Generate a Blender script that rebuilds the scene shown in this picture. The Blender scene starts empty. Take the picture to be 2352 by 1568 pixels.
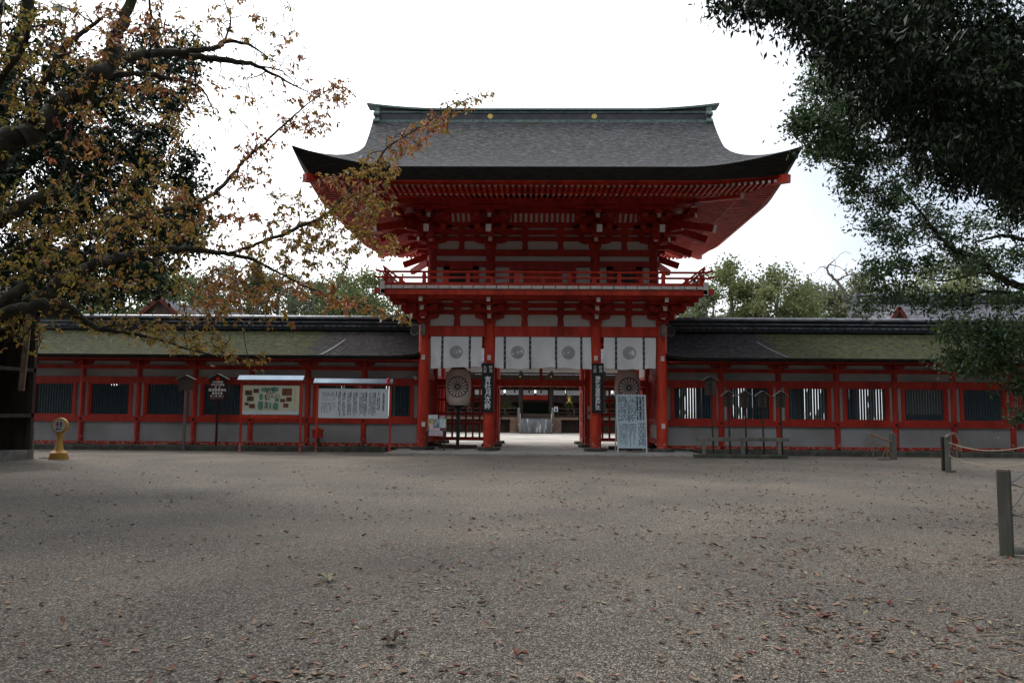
import bpy, math, random
import numpy as np
from mathutils import Vector, Matrix
SC=bpy.context.scene; COL=SC.collection
R=math.radians
# ---------------------------------------------------------------- camera
YAW,PITCH,ROLL=R(1.15),R(4.84),R(.44)
CAM=Vector((-.55,-30,1.6))
CM=Matrix.Rotation(YAW,3,'Z')@Matrix.Rotation(math.pi/2+PITCH,3,'X')@Matrix.Rotation(ROLL,3,'Z')
cd=bpy.data.cameras.new('camera'); cd.lens=28; cd.sensor_width=36; cd.clip_end=2000; cd.clip_start=.05
co=bpy.data.objects.new('camera',cd); COL.objects.link(co)
co.matrix_world=Matrix.Translation(CAM)@CM.to_4x4(); SC.camera=co
# ---------------------------------------------------------------- sky, sun, exposure
SUN_EL,SUN_ROT=R(52),R(-38)
w=bpy.data.worlds.new('World'); SC.world=w; w.use_nodes=True
nt=w.node_tree; N=nt.nodes; L=nt.links; bg=N['Background']
sky=N.new('ShaderNodeTexSky'); sky.sky_type='NISHITA'; sky.sun_disc=False; sky.sun_elevation=SUN_EL; sky.sun_rotation=SUN_ROT
sky.air_density=1.2; sky.dust_density=2.5
tc=N.new('ShaderNodeTexCoord'); mp=N.new('ShaderNodeMapping'); mp.inputs['Scale'].default_value=(1,1,2.4); mp.inputs['Location'].default_value=(.3,0,.2)
no=N.new('ShaderNodeTexNoise'); no.inputs['Scale'].default_value=1.9; no.inputs['Detail'].default_value=6; no.inputs['Roughness'].default_value=.5
dt=N.new('ShaderNodeVectorMath'); dt.operation='DOT_PRODUCT'; dt.inputs[1].default_value=(-.78,.35,.5)   # towards the sun behind the cloud
m1=N.new('ShaderNodeMath'); m1.operation='MULTIPLY_ADD'; m1.inputs[1].default_value=.55; 
m2=N.new('ShaderNodeMath'); m2.operation='MULTIPLY_ADD'; m2.inputs[1].default_value=.8; m2.inputs[2].default_value=-.1
cl=N.new('ShaderNodeValToRGB'); E_=cl.color_ramp.elements; E_[0].position=.2; E_[0].color=(4.2,4.7,5.5,1); E_[1].position=.75; E_[1].color=(14,14,14,1); e=E_.new(.42); e.color=(7.6,7.9,8.3,1)
mx=N.new('ShaderNodeMix'); mx.data_type='RGBA'; mx.inputs[0].default_value=.93
L.new(tc.outputs['Generated'],mp.inputs[0]); L.new(mp.outputs[0],no.inputs['Vector']); L.new(tc.outputs['Generated'],dt.inputs[0])
L.new(no.outputs[0],m2.inputs[0]); L.new(dt.outputs['Value'],m1.inputs[0]); L.new(m2.outputs[0],m1.inputs[2]); L.new(m1.outputs[0],cl.inputs[0])
L.new(sky.outputs[0],mx.inputs[6]); L.new(cl.outputs[0],mx.inputs[7]); L.new(mx.outputs[2],bg.inputs[0])
bg.inputs[1].default_value=.1
sd=bpy.data.lights.new('sun','SUN'); sd.energy=.9; sd.angle=R(14); sd.color=(1,.96,.9)
so=bpy.data.objects.new('sun',sd); COL.objects.link(so)
sdir=Vector((math.sin(SUN_ROT)*math.cos(SUN_EL),math.cos(SUN_ROT)*math.cos(SUN_EL),math.sin(SUN_EL)))
so.rotation_euler=sdir.to_track_quat('Z','Y').to_euler(); so.location=(-20,40,60)
vs=SC.view_settings; vs.view_transform='Standard'; vs.look='None'; vs.exposure=.92; vs.gamma=1; vs.use_curve_mapping=False
# ---------------------------------------------------------------- measuring helpers (photo read at 2352 or 4096 px wide)
FP=2352*28/36
def ray(x,y): return CM@Vector(((x-1176)/FP,(784-y)/FP,-1))
def P(x,y,Y): d=ray(x,y); return CAM+d*((Y-CAM.y)/d.y)
def S(x,y,Y): return P(x/1.7415,y/1.7415,Y)
def V(x,y,d): return CAM+ray(x,y)*d
def G(x,y,z=0): d=ray(x,y); return CAM+d*((z-CAM.z)/d.z)
# ---------------------------------------------------------------- materials
def nodes(m):
    m.use_nodes=True; t=m.node_tree; return t,t.nodes,t.links,t.nodes['Principled BSDF']
def mat(name,c,c2=None,sc=6,rough=.7,bump=0,bsc=None,metal=0,stretch=(1,1,1),lo=.35,hi=.65,spec=.3,c3=None,sc3=30,lo3=.6,hi3=.7,detail=4,bd=.02):
    m=bpy.data.materials.new(name); t,N,L,b=nodes(m)
    b.inputs['Roughness'].default_value=rough; b.inputs['Metallic'].default_value=metal; b.inputs['Specular IOR Level'].default_value=spec
    b.inputs['Base Color'].default_value=(*c,1)
    tc=N.new('ShaderNodeTexCoord'); mp=N.new('ShaderNodeMapping'); mp.inputs['Scale'].default_value=stretch; L.new(tc.outputs['Object'],mp.inputs[0])
    out=None
    if c2:
        n=N.new('ShaderNodeTexNoise'); n.inputs['Scale'].default_value=sc; n.inputs['Detail'].default_value=detail; L.new(mp.outputs[0],n.inputs['Vector'])
        r=N.new('ShaderNodeValToRGB'); e=r.color_ramp.elements; e[0].position=lo; e[0].color=(*c,1); e[1].position=hi; e[1].color=(*c2,1)
        L.new(n.outputs[0],r.inputs[0]); out=r.outputs[0]
        if c3:
            n3=N.new('ShaderNodeTexNoise'); n3.inputs['Scale'].default_value=sc3; n3.inputs['Detail'].default_value=3; L.new(mp.outputs[0],n3.inputs['Vector'])
            r3=N.new('ShaderNodeMapRange'); r3.inputs['From Min'].default_value=lo3; r3.inputs['From Max'].default_value=hi3; L.new(n3.outputs[0],r3.inputs[0])
            x=N.new('ShaderNodeMix'); x.data_type='RGBA'; x.inputs[7].default_value=(*c3,1); L.new(r3.outputs[0],x.inputs[0]); L.new(out,x.inputs[6]); out=x.outputs[2]
        L.new(out,b.inputs['Base Color'])
    if bump:
        n2=N.new('ShaderNodeTexNoise'); n2.inputs['Scale'].default_value=bsc or sc*4; n2.inputs['Detail'].default_value=4; L.new(mp.outputs[0],n2.inputs['Vector'])
        bp=N.new('ShaderNodeBump'); bp.inputs['Strength'].default_value=bump; bp.inputs['Distance'].default_value=bd; L.new(n2.outputs[0],bp.inputs['Height']); L.new(bp.outputs[0],b.inputs['Normal'])
    return m
def redpaint(name,c,c2,wear=True):
    m=mat(name,c,c2,sc=2.6,rough=.55,bump=.25,bsc=30,stretch=(1.6,1.6,.35),spec=.35,lo=.38,hi=.62,c3=tuple(v*.55 for v in c),sc3=1.1,lo3=.52,hi3=.75)
    t,N,L,b=nodes(m); prev=b.inputs['Base Color'].links[0].from_socket
    if wear:
        g=N.new('ShaderNodeNewGeometry'); s=N.new('ShaderNodeSeparateXYZ'); L.new(g.outputs['Position'],s.inputs[0])
        mr=N.new('ShaderNodeMapRange'); mr.inputs['From Min'].default_value=.1; mr.inputs['From Max'].default_value=1.3; mr.inputs['To Min'].default_value=.52; mr.inputs['To Max'].default_value=.78; L.new(s.outputs[2],mr.inputs[0])
        n=N.new('ShaderNodeTexNoise'); n.inputs['Scale'].default_value=9; n.inputs['Detail'].default_value=6; n.inputs['Roughness'].default_value=.65; L.new(g.outputs['Position'],n.inputs['Vector'])
        gt=N.new('ShaderNodeMath'); gt.operation='GREATER_THAN'; L.new(n.outputs[0],gt.inputs[0]); L.new(mr.outputs[0],gt.inputs[1])
        x=N.new('ShaderNodeMix'); x.data_type='RGBA'; x.inputs[7].default_value=(.42,.22,.17,1); L.new(gt.outputs[0],x.inputs[0]); L.new(prev,x.inputs[6]); L.new(x.outputs[2],b.inputs['Base Color'])
    return m
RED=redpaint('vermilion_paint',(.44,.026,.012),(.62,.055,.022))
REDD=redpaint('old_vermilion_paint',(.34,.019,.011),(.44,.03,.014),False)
ENDW=mat('whitewashed_timber_end',(.74,.69,.66),(.6,.55,.52),sc=8,rough=.9)
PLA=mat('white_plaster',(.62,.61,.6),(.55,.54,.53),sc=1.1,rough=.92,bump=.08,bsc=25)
CLOTH=mat('white_curtain_cloth',(.82,.83,.85),(.74,.75,.77),sc=1.6,rough=.95,bump=.3,bsc=5,bd=.03)
RIB=mat('dark_blue_ribbon',(.035,.035,.055),(.06,.06,.085),sc=12,rough=.8)
CREST=mat('grey_print',(.34,.36,.35),(.42,.44,.42),sc=9,rough=.9)
TEAL=mat('teal_lattice_paint',(.028,.05,.063),(.042,.07,.085),sc=6,rough=.6)
DARKW=mat('dark_aged_wood',(.035,.025,.02),(.065,.048,.038),sc=5,rough=.8,bump=.3,bsc=30,stretch=(1,1,.2))
BRWN=mat('brown_wood',(.16,.105,.08),(.25,.175,.13),sc=5,rough=.85,bump=.3,bsc=30)
GREYW=mat('grey_weathered_wood',(.11,.11,.1),(.19,.185,.17),sc=7,rough=.9,bump=.5,bsc=40,stretch=(1,1,.15),c3=(.07,.09,.06),sc3=5,lo3=.5,hi3=.75)
BLACK=mat('black_lacquer',(.012,.013,.016),(.02,.021,.025),sc=4,rough=.45)
INK=mat('black_ink',(.015,.015,.018),rough=.7)
WINK=mat('white_lettering',(.78,.78,.78),rough=.8)
REDINK=mat('red_lettering',(.5,.03,.06),rough=.8)
PAPER=mat('lantern_paper',(.66,.57,.51),(.74,.66,.6),sc=5,rough=.9)
WBOARD=mat('white_painted_board',(.60,.66,.68),(.54,.6,.62),sc=1.5,rough=.5)
ABOARD=mat('pale_blue_board',(.50,.62,.70),(.46,.58,.66),sc=1.5,rough=.5)
CREAM=mat('cream_map_board',(.50,.50,.38),(.56,.56,.45),sc=1.2,rough=.5)
STEEL=mat('blue_grey_sheet_metal',(.16,.21,.27),(.22,.28,.34),sc=2,rough=.32,metal=.6)
COPPER=mat('verdigris_copper',(.12,.18,.165),(.2,.27,.25),sc=5,rough=.6,c3=(.07,.09,.09),sc3=9,lo3=.45,hi3=.7)
RIDGE=mat('dark_ridge_metal',(.055,.055,.06),(.085,.08,.085),sc=3,rough=.5,metal=.3)
TILE=mat('wet_dark_tile',(.012,.013,.016),(.03,.032,.038),sc=7,rough=.28,bump=.2,bsc=25,spec=.6)
TILEL=mat('pale_tile_cap',(.06,.068,.085),(.2,.215,.24),sc=3,rough=.3,spec=.6)
GOLD=mat('gilt_metal',(.62,.44,.12),(.7,.55,.2),sc=14,rough=.35,metal=.8)
BARKE=mat('cypress_bark_edge',(.012,.011,.011),(.03,.025,.022),sc=3,rough=.95,bump=.6,bsc=14,stretch=(1,1,8))
STONE=mat('granite_stone',(.17,.165,.15),(.26,.25,.23),sc=3,rough=.85,bump=.4,bsc=30,c3=(.08,.08,.07),sc3=2.5,lo3=.5,hi3=.75)
DSTONE=mat('dark_damp_stone',(.05,.05,.045),(.1,.1,.09),sc=4,rough=.8,bump=.5,bsc=20,c3=(.04,.06,.025),sc3=3,lo3=.5,hi3=.7)
YEL=mat('yellow_plastic',(.52,.29,.06),(.44,.235,.05),sc=3,rough=.45)
SIGNF=mat('pale_sign_face',(.6,.58,.5),(.54,.52,.45),sc=3,rough=.5)
BLUE=mat('blue_print',(.03,.08,.25),rough=.6)
ROPE=mat('pale_rope',(.38,.33,.26),(.28,.24,.18),sc=60,rough=.95)
GREENP=mat('map_green_print',(.08,.2,.15),(.14,.28,.2),sc=14,rough=.7)
PHOTO=mat('dark_photo_print',(.03,.04,.03),(.2,.07,.04),sc=9,rough=.4)
LAMPR=mat('red_lamp_glass',(.55,.01,.02),rough=.15,spec=.6)
BAMB=mat('dry_bamboo',(.22,.12,.07),(.3,.18,.1),sc=8,rough=.7)
CHAR=mat('grey_mud_cover',(.07,.075,.08),(.13,.14,.15),sc=2,rough=.5,stretch=(3,1,.5),c3=(.4,.4,.4),sc3=1.6,lo3=.6,hi3=.68)
SHADR=mat('shade_darkened_red_board',(.08,.016,.011),(.11,.024,.015),sc=3,rough=.8)  # shade missing on the far gables is put into this darker red
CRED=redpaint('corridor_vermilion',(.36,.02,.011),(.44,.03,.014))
CREDD=redpaint('corridor_deep_vermilion',(.26,.016,.01),(.33,.025,.013),False)  # deeper red than the other corridor vermilion
CPLA=mat('shade_darkened_plaster',(.35,.345,.35),(.24,.235,.23),sc=.8,rough=.92,bump=.08,bsc=25)  # darker copy of the white plaster, corridor shade put into its colour
# bark (shingle) roof
def roofmat(name,base,moss,x0=None,x1=None,amount=.5):
    m=bpy.data.materials.new(name); t,N,L,b=nodes(m); b.inputs['Roughness'].default_value=.95; b.inputs['Specular IOR Level'].default_value=.25
    g=N.new('ShaderNodeNewGeometry'); sp=N.new('ShaderNodeSeparateXYZ'); L.new(g.outputs['Position'],sp.inputs[0])
    def noise(sc,det=5,vec=None,ro=.6):
        n=N.new('ShaderNodeTexNoise'); n.inputs['Scale'].default_value=sc; n.inputs['Detail'].default_value=det; n.inputs['Roughness'].default_value=ro
        L.new(vec or g.outputs['Position'],n.inputs['Vector']); return n.outputs[0]
    def ramp(fac,stops):
        r=N.new('ShaderNodeValToRGB'); r.color_ramp.interpolation='LINEAR'
        while len(r.color_ramp.elements)<len(stops): r.color_ramp.elements.new(.5)
        for e,(p,c) in zip(r.color_ramp.elements,stops): e.position=p; e.color=(*c,1) if isinstance(c,tuple) else (c,c,c,1)
        L.new(fac,r.inputs[0]); return r.outputs[0]
    mp=N.new('ShaderNodeMapping'); mp.inputs['Scale'].default_value=(1,1.2,3); L.new(g.outputs['Position'],mp.inputs[0])
    fine=noise(4.5,8,mp.outputs[0],.8); big=noise(.9,5)
    bc=ramp(fine,[(.4,tuple(v*.35 for v in base)),(.5,base),(.62,tuple(min(1,v*2.6) for v in base))])
    mc=ramp(noise(5,7,None,.75),[(.34,tuple(v*.35 for v in moss)),(.5,moss),(.68,(moss[0]*2.2,moss[1]*2.5,moss[2]*1.4))])
    a=N.new('ShaderNodeMath'); a.operation='ADD'; L.new(big,a.inputs[0])
    if x0 is not None:
        ab=N.new('ShaderNodeMath'); ab.operation='ABSOLUTE'; L.new(sp.outputs[0],ab.inputs[0])
        mr=N.new('ShaderNodeMapRange'); mr.inputs['From Min'].default_value=x0; mr.inputs['From Max'].default_value=x1; mr.inputs['To Min'].default_value=-.55; mr.inputs['To Max'].default_value=amount; L.new(ab.outputs[0],mr.inputs[0]); L.new(mr.outputs[0],a.inputs[1])
    else: a.inputs[1].default_value=amount
    f=ramp(a.outputs[0],[(.45,0.),(.62,1.)])
    x=N.new('ShaderNodeMix'); x.data_type='RGBA'; L.new(f,x.inputs[0]); L.new(bc,x.inputs[6]); L.new(mc,x.inputs[7])
    # litter flecks
    vo=N.new('ShaderNodeTexVoronoi'); vo.inputs['Scale'].default_value=9; L.new(g.outputs['Position'],vo.inputs['Vector'])
    lt=N.new('ShaderNodeMath'); lt.operation='LESS_THAN'; lt.inputs[1].default_value=.2; L.new(vo.outputs['Distance'],lt.inputs[0])
    mu=N.new('ShaderNodeMath'); mu.operation='MULTIPLY'; L.new(lt.outputs[0],mu.inputs[0]); L.new(ramp(noise(3,2),[(.5,0.),(.6,.8)]),mu.inputs[1])
    y=N.new('ShaderNodeMix'); y.data_type='RGBA'; L.new(mu.outputs[0],y.inputs[0]); L.new(x.outputs[2],y.inputs[6])
    L.new(ramp(vo.outputs['Color'],[(.3,(.02,.018,.015)),(.7,(.3,.27,.22))]),y.inputs[7]); L.new(y.outputs[2],b.inputs['Base Color'])
    bp=N.new('ShaderNodeBump'); bp.inputs['Strength'].default_value=.9; bp.inputs['Distance'].default_value=.05
    ad=N.new('ShaderNodeMath'); ad.operation='ADD'; L.new(noise(22,5),ad.inputs[0]); L.new(fine,ad.inputs[1]); L.new(ad.outputs[0],bp.inputs['Height']); L.new(bp.outputs[0],b.inputs['Normal'])
    return m
GROOF=roofmat('cypress_bark_roof',(.052,.053,.057),(.042,.046,.028),amount=-.14)
CROOF=roofmat('mossy_bark_roof',(.022,.021,.022),(.036,.038,.015),7.6,9.4,.22)
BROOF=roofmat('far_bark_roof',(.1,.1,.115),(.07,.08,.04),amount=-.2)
def leafmat(name,c,c2,tr=.35,rough=.5,spec=.3,sc=1.5):
    m=mat(name,c,c2,sc=sc,rough=rough,spec=spec,lo=.3,hi=.7); t,N,L,b=nodes(m); out=N['Material Output']
    tb=N.new('ShaderNodeBsdfTranslucent'); src=b.inputs['Base Color'].links[0].from_socket; L.new(src,tb.inputs[0])
    mx=N.new('ShaderNodeMixShader'); mx.inputs[0].default_value=tr; L.new(b.outputs[0],mx.inputs[1]); L.new(tb.outputs[0],mx.inputs[2]); L.new(mx.outputs[0],out.inputs[0]); return m
LO=leafmat('coppery_young_leaf',(.36,.175,.055),(.46,.25,.08),.5)
LY=leafmat('olive_yellow_leaf',(.28,.215,.045),(.36,.27,.06),.5)
LR=leafmat('russet_leaf',(.38,.12,.06),(.32,.11,.08),.5)
LG=leafmat('young_green_leaf',(.14,.17,.04),(.2,.2,.05),.5)
BL=leafmat('pale_blossom',(.6,.5,.52),(.66,.56,.58),.4)
EG=leafmat('dark_evergreen_leaf',(.008,.015,.008),(.014,.026,.012),.08,.5,.18)
EG2=leafmat('evergreen_leaf',(.035,.07,.032),(.055,.10,.042),.25,.42,.35)
EG3=leafmat('light_evergreen_leaf',(.09,.14,.035),(.14,.18,.05),.3,.5,.3)
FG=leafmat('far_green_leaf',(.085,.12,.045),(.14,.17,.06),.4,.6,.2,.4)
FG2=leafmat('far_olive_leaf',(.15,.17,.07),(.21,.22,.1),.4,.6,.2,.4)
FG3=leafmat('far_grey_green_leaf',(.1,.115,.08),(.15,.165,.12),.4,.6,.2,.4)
BARK=mat('rough_tree_bark',(.02,.018,.013),(.05,.043,.03),sc=9,rough=.95,bump=.8,bsc=25,c3=(.04,.05,.02),sc3=4,lo3=.5,hi3=.7)
BARKG=mat('grey_tree_bark',(.09,.08,.065),(.16,.145,.12),sc=5,rough=.95,bump=.4,bsc=25)
# ---------------------------------------------------------------- mesh builder
ORG={}
def empty(name,loc,label,cat,group=None,kind=None):
    o=bpy.data.objects.new(name,None); COL.objects.link(o); o.location=loc; o.empty_display_size=.3
    o['label']=label; o['category']=cat
    if group:o['group']=group
    if kind:o['kind']=kind
    ORG[o.name]=Vector(loc); return o
def tag(o,label,cat,group=None,kind=None):
    if label:o['label']=label
    if cat:o['category']=cat
    if group:o['group']=group
    if kind:o['kind']=kind
    return o
class MB:
    def __init__(s): s.v=[];s.f=[];s.m=[]
    def add(s,vs,fs,m=0):
        b=len(s.v); s.v.extend([tuple(v) for v in vs]); s.f.extend([tuple(i+b for i in f) for f in fs]); s.m.extend([m]*len(fs)); return s
    def box(s,x0,x1,y0,y1,z0,z1,m=0):
        return s.add([(x,y,z) for z in(z0,z1) for y in(y0,y1) for x in(x0,x1)],[(0,2,3,1),(4,5,7,6),(0,1,5,4),(2,6,7,3),(0,4,6,2),(1,3,7,5)],m)
    def beam(s,a,b,wd,h,m=0,up=(0,0,1),capm=None):   # bar between two points, section wd x h
        a=Vector(a);b=Vector(b);d=(b-a).normalized();u=Vector(up)
        if abs(d.dot(u))>.98:u=Vector((0,1,0))
        r=d.cross(u).normalized();u=r.cross(d).normalized()
        q=[r*(-wd/2)-u*(h/2),r*(wd/2)-u*(h/2),r*(wd/2)+u*(h/2),r*(-wd/2)+u*(h/2)]
        s.add([a+k for k in q]+[b+k for k in q],[(0,1,5,4),(1,2,6,5),(2,3,7,6),(3,0,4,7),(3,2,1,0)],m)
        b0=len(s.v)-4; s.f.append((b0,b0+1,b0+2,b0+3)); s.m.append(m if capm is None else capm); return s
    def cyl(s,a,b,r0,r1=None,n=12,m=0,caps=True):
        r1=r0 if r1 is None else r1; a=Vector(a);b=Vector(b);d=(b-a).normalized();u=Vector((0,0,1)) if abs(d.z)<.9 else Vector((1,0,0))
        x=d.cross(u).normalized();y=d.cross(x)
        vs=[a+(x*math.cos(t)+y*math.sin(t))*r0 for t in[2*math.pi*i/n for i in range(n)]]+[b+(x*math.cos(t)+y*math.sin(t))*r1 for t in[2*math.pi*i/n for i in range(n)]]
        fs=[(i,i+n,(i+1)%n+n,(i+1)%n) for i in range(n)]
        if caps: fs+=[tuple(range(n)),tuple(range(2*n-1,n-1,-1))]
        return s.add(vs,fs,m)
    def lathe(s,c,prof,n=20,m=0,axis='z'):
        vs=[];fs=[]
        for r,z in prof:
            for i in range(n):
                t=2*math.pi*i/n
                vs.append((c[0]+r*math.cos(t),c[1]+r*math.sin(t),c[2]+z) if axis=='z' else (c[0]+r*math.cos(t),c[1]-z,c[2]+r*math.sin(t)))
        for k in range(len(prof)-1):
            for i in range(n): fs.append((k*n+i,k*n+(i+1)%n,(k+1)*n+(i+1)%n,(k+1)*n+i))
        return s.add(vs,fs,m)
    def tube(s,pts,rad,n=6,m=0):
        pts=[Vector(p) for p in pts]; vs=[];fs=[];prev=None
        for i,p in enumerate(pts):
            d=(pts[min(i+1,len(pts)-1)]-pts[max(i-1,0)]).normalized()
            if prev is None: prev=d.orthogonal().normalized()
            x=(prev-d*prev.dot(d)).normalized(); prev=x; y=d.cross(x); r=rad[i] if hasattr(rad,'__len__') else rad
            vs+= [p+(x*math.cos(2*math.pi*k/n)+y*math.sin(2*math.pi*k/n))*r for k in range(n)]
        for i in range(len(pts)-1):
            for k in range(n): fs.append((i*n+k,i*n+(k+1)%n,(i+1)*n+(k+1)%n,(i+1)*n+k))
        fs+=[tuple(range(n-1,-1,-1)),tuple(range((len(pts)-1)*n,len(pts)*n))]
        return s.add(vs,fs,m)
    def prism(s,poly,a0,a1,ax='y',m=0):  # poly in the two other axes
        n=len(poly)
        def pt(p,a): return {'y':(p[0],a,p[1]),'x':(a,p[0],p[1]),'z':(p[0],p[1],a)}[ax]
        return s.add([pt(p,a0) for p in poly]+[pt(p,a1) for p in poly],[tuple(range(n)),tuple(range(2*n-1,n-1,-1))]+[(i,i+n,(i+1)%n+n,(i+1)%n) for i in range(n)],m)
    def grid(s,rows,m=0):   # rows of equal length lists of points
        n=len(rows[0]); return s.add([p for r in rows for p in r],[(i*n+j,i*n+j+1,(i+1)*n+j+1,(i+1)*n+j) for i in range(len(rows)-1) for j in range(n-1)],m)
    def mirror(s,f):
        k=MB(); k.v=[f(v) for v in s.v]; k.f=[tuple(reversed(q)) for q in s.f]; k.m=list(s.m); return k
    def build(s,name,mats,parent=None,smooth=False,bevel=0):
        o0=ORG.get(parent.name,Vector((0,0,0))) if parent else Vector((0,0,0))
        me=bpy.data.meshes.new(name); me.from_pydata([(v[0]-o0.x,v[1]-o0.y,v[2]-o0.z) for v in s.v],[],s.f)
        if not isinstance(mats,(list,tuple)): mats=[mats]
        for q in mats: me.materials.append(q)
        me.polygons.foreach_set('material_index',s.m)
        if smooth:
            me.polygons.foreach_set('use_smooth',[True]*len(s.f)); me.set_sharp_from_angle(angle=R(40))
        me.update(); o=bpy.data.objects.new(name,me); COL.objects.link(o)
        if parent: o.parent=parent
        ORG[o.name]=o0
        if bevel:
            bv=o.modifiers.new('b','BEVEL'); bv.width=bevel; bv.segments=2; bv.limit_method='ANGLE'
        return o
def copy_tree(o,parent=None):
    c=o.copy(); COL.objects.link(c); c.parent=parent
    for ch in o.children: copy_tree(ch,c)
    return c
_gc={}
def glyph(ch,bold=0.0):
    if (ch,bold) not in _gc:
        cu=bpy.data.curves.new('t','FONT'); cu.body=ch; cu.size=1; cu.offset=bold; cu.align_x='CENTER'; cu.resolution_u=3
        o=bpy.data.objects.new('t',cu); COL.objects.link(o); dg=bpy.context.evaluated_depsgraph_get(); dg.update()
        me=o.evaluated_get(dg).to_mesh(); vs=[tuple(v.co) for v in me.vertices]; fs=[tuple(p.vertices) for p in me.polygons]
        o.evaluated_get(dg).to_mesh_clear(); bpy.data.objects.remove(o); bpy.data.curves.remove(cu)
        if vs:
            xs=[v[0] for v in vs]; ys=[v[1] for v in vs]; 
            cx=(max(xs)+min(xs))/2; cy=.36
            vs=[(v[0]-cx,v[1]-cy) for v in vs]
        _gc[(ch,bold)]=(vs,fs)
    return _gc[(ch,bold)]
def column_text(mb,s,x,y,ztop,size,pitch=None,m=0,tilt=None,bold=0.0):   # written downwards on a plane facing -Y
    pitch=pitch or size*1.05
    for i,ch in enumerate(s):
        if ch==' ': continue
        vs,fs=glyph(ch,bold); zc=ztop-pitch*(i+.5)
        mb.add([(x+v[0]*size,y if tilt is None else tilt(zc+v[1]*size),zc+v[1]*size) for v in vs],fs,m)
def row_text(mb,s,x,y,z,size,pitch=None,m=0,bold=0.0):
    pitch=pitch or size*1.05; n=len(s)
    for i,ch in enumerate(s):
        if ch==' ': continue
        vs,fs=glyph(ch,bold); xc=x+(i-(n-1)/2)*pitch
        mb.add([(xc+v[0]*size,y,z+v[1]*size) for v in vs],fs,m)
def fine_print(mb,x0,x1,y,z0,z1,cols,rng,m=0,dens=.8,w=.5,ragged=.3,tilt=None):
    # columns of writing too small to read: short ink marks running down the board
    dx=(x1-x0)/cols
    for c in range(cols):
        x=x0+(c+.5)*dx; end=z0+(z1-z0)*ragged*rng.random()**1.5 ; z=z1
        while z>end:
            h=dx*(.55+.4*rng.random())
            if rng.random()<dens:
                a=w*dx*(.7+.6*rng.random())/2; ya=y if tilt is None else tilt(z); yb=y if tilt is None else tilt(z-h)
                mb.add([(x-a,ya,z),(x+a,ya,z),(x+a,yb,z-h),(x-a,yb,z-h)],[(0,3,2,1)],m)
            z-=h*1.35
# chrysanthemum crest drawn on a plane facing -Y
def crest_fill(mb,x,y,z,r,m=0,n=16,warp=None):
    for k in range(n):
        a=2*math.pi*k/n; pts=[]
        for t,wd in((.12,.012),(.85,.165),(.95,.14),(1,.06),(1,-.06),(.95,-.14),(.85,-.165),(.12,-.012)):
            px=t*math.cos(a)-wd*math.sin(a); pz=t*math.sin(a)+wd*math.cos(a); X=x+px*r; Z=z+pz*r
            pts.append((X,warp(X,Z) if warp else y,Z))
        mb.add(pts,[tuple(range(8))],m)
def crest_lines(mb,x,z,r,surf,m=0,n=16,t=.02):
    def strip(pts,wd):
        for (a,b) in zip(pts,pts[1:]):
            d=Vector((b[0]-a[0],b[1]-a[1])); 
            if d.length<1e-6: continue
            q=Vector((-d.y,d.x)).normalized()*wd/2; e=d.normalized()*wd*.3
            P4=[(a[0]-q.x-e.x,a[1]-q.y-e.y),(b[0]-q.x+e.x,b[1]-q.y+e.y),(b[0]+q.x+e.x,b[1]+q.y+e.y),(a[0]+q.x-e.x,a[1]+q.y-e.y)]
            mb.add([(p[0],surf(p[0],p[1]),p[1]) for p in P4],[(0,1,2,3)],m)
    for k in range(n):
        a=2*math.pi*(k+.5)/n
        strip([(x+r*f*math.cos(a),z+r*f*math.sin(a)) for f in(.16,.4,.65,.88)],t)
        c=2*math.pi*k/n; arc=[]
        rc=r*.88*math.sin(math.pi/n)*1.02
        for j in range(8):
            b=c-math.pi*.55+math.pi*1.1*j/7; cx=x+r*.86*math.cos(c); cz=z+r*.86*math.sin(c)
            arc.append((cx+rc*math.cos(b),cz+rc*math.sin(b)))
        strip(arc,t*1.1)
    strip([(x+r*.15*math.cos(2*math.pi*j/20),z+r*.15*math.sin(2*math.pi*j/20)) for j in range(21)],t)
rng=random.Random(7)
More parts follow.
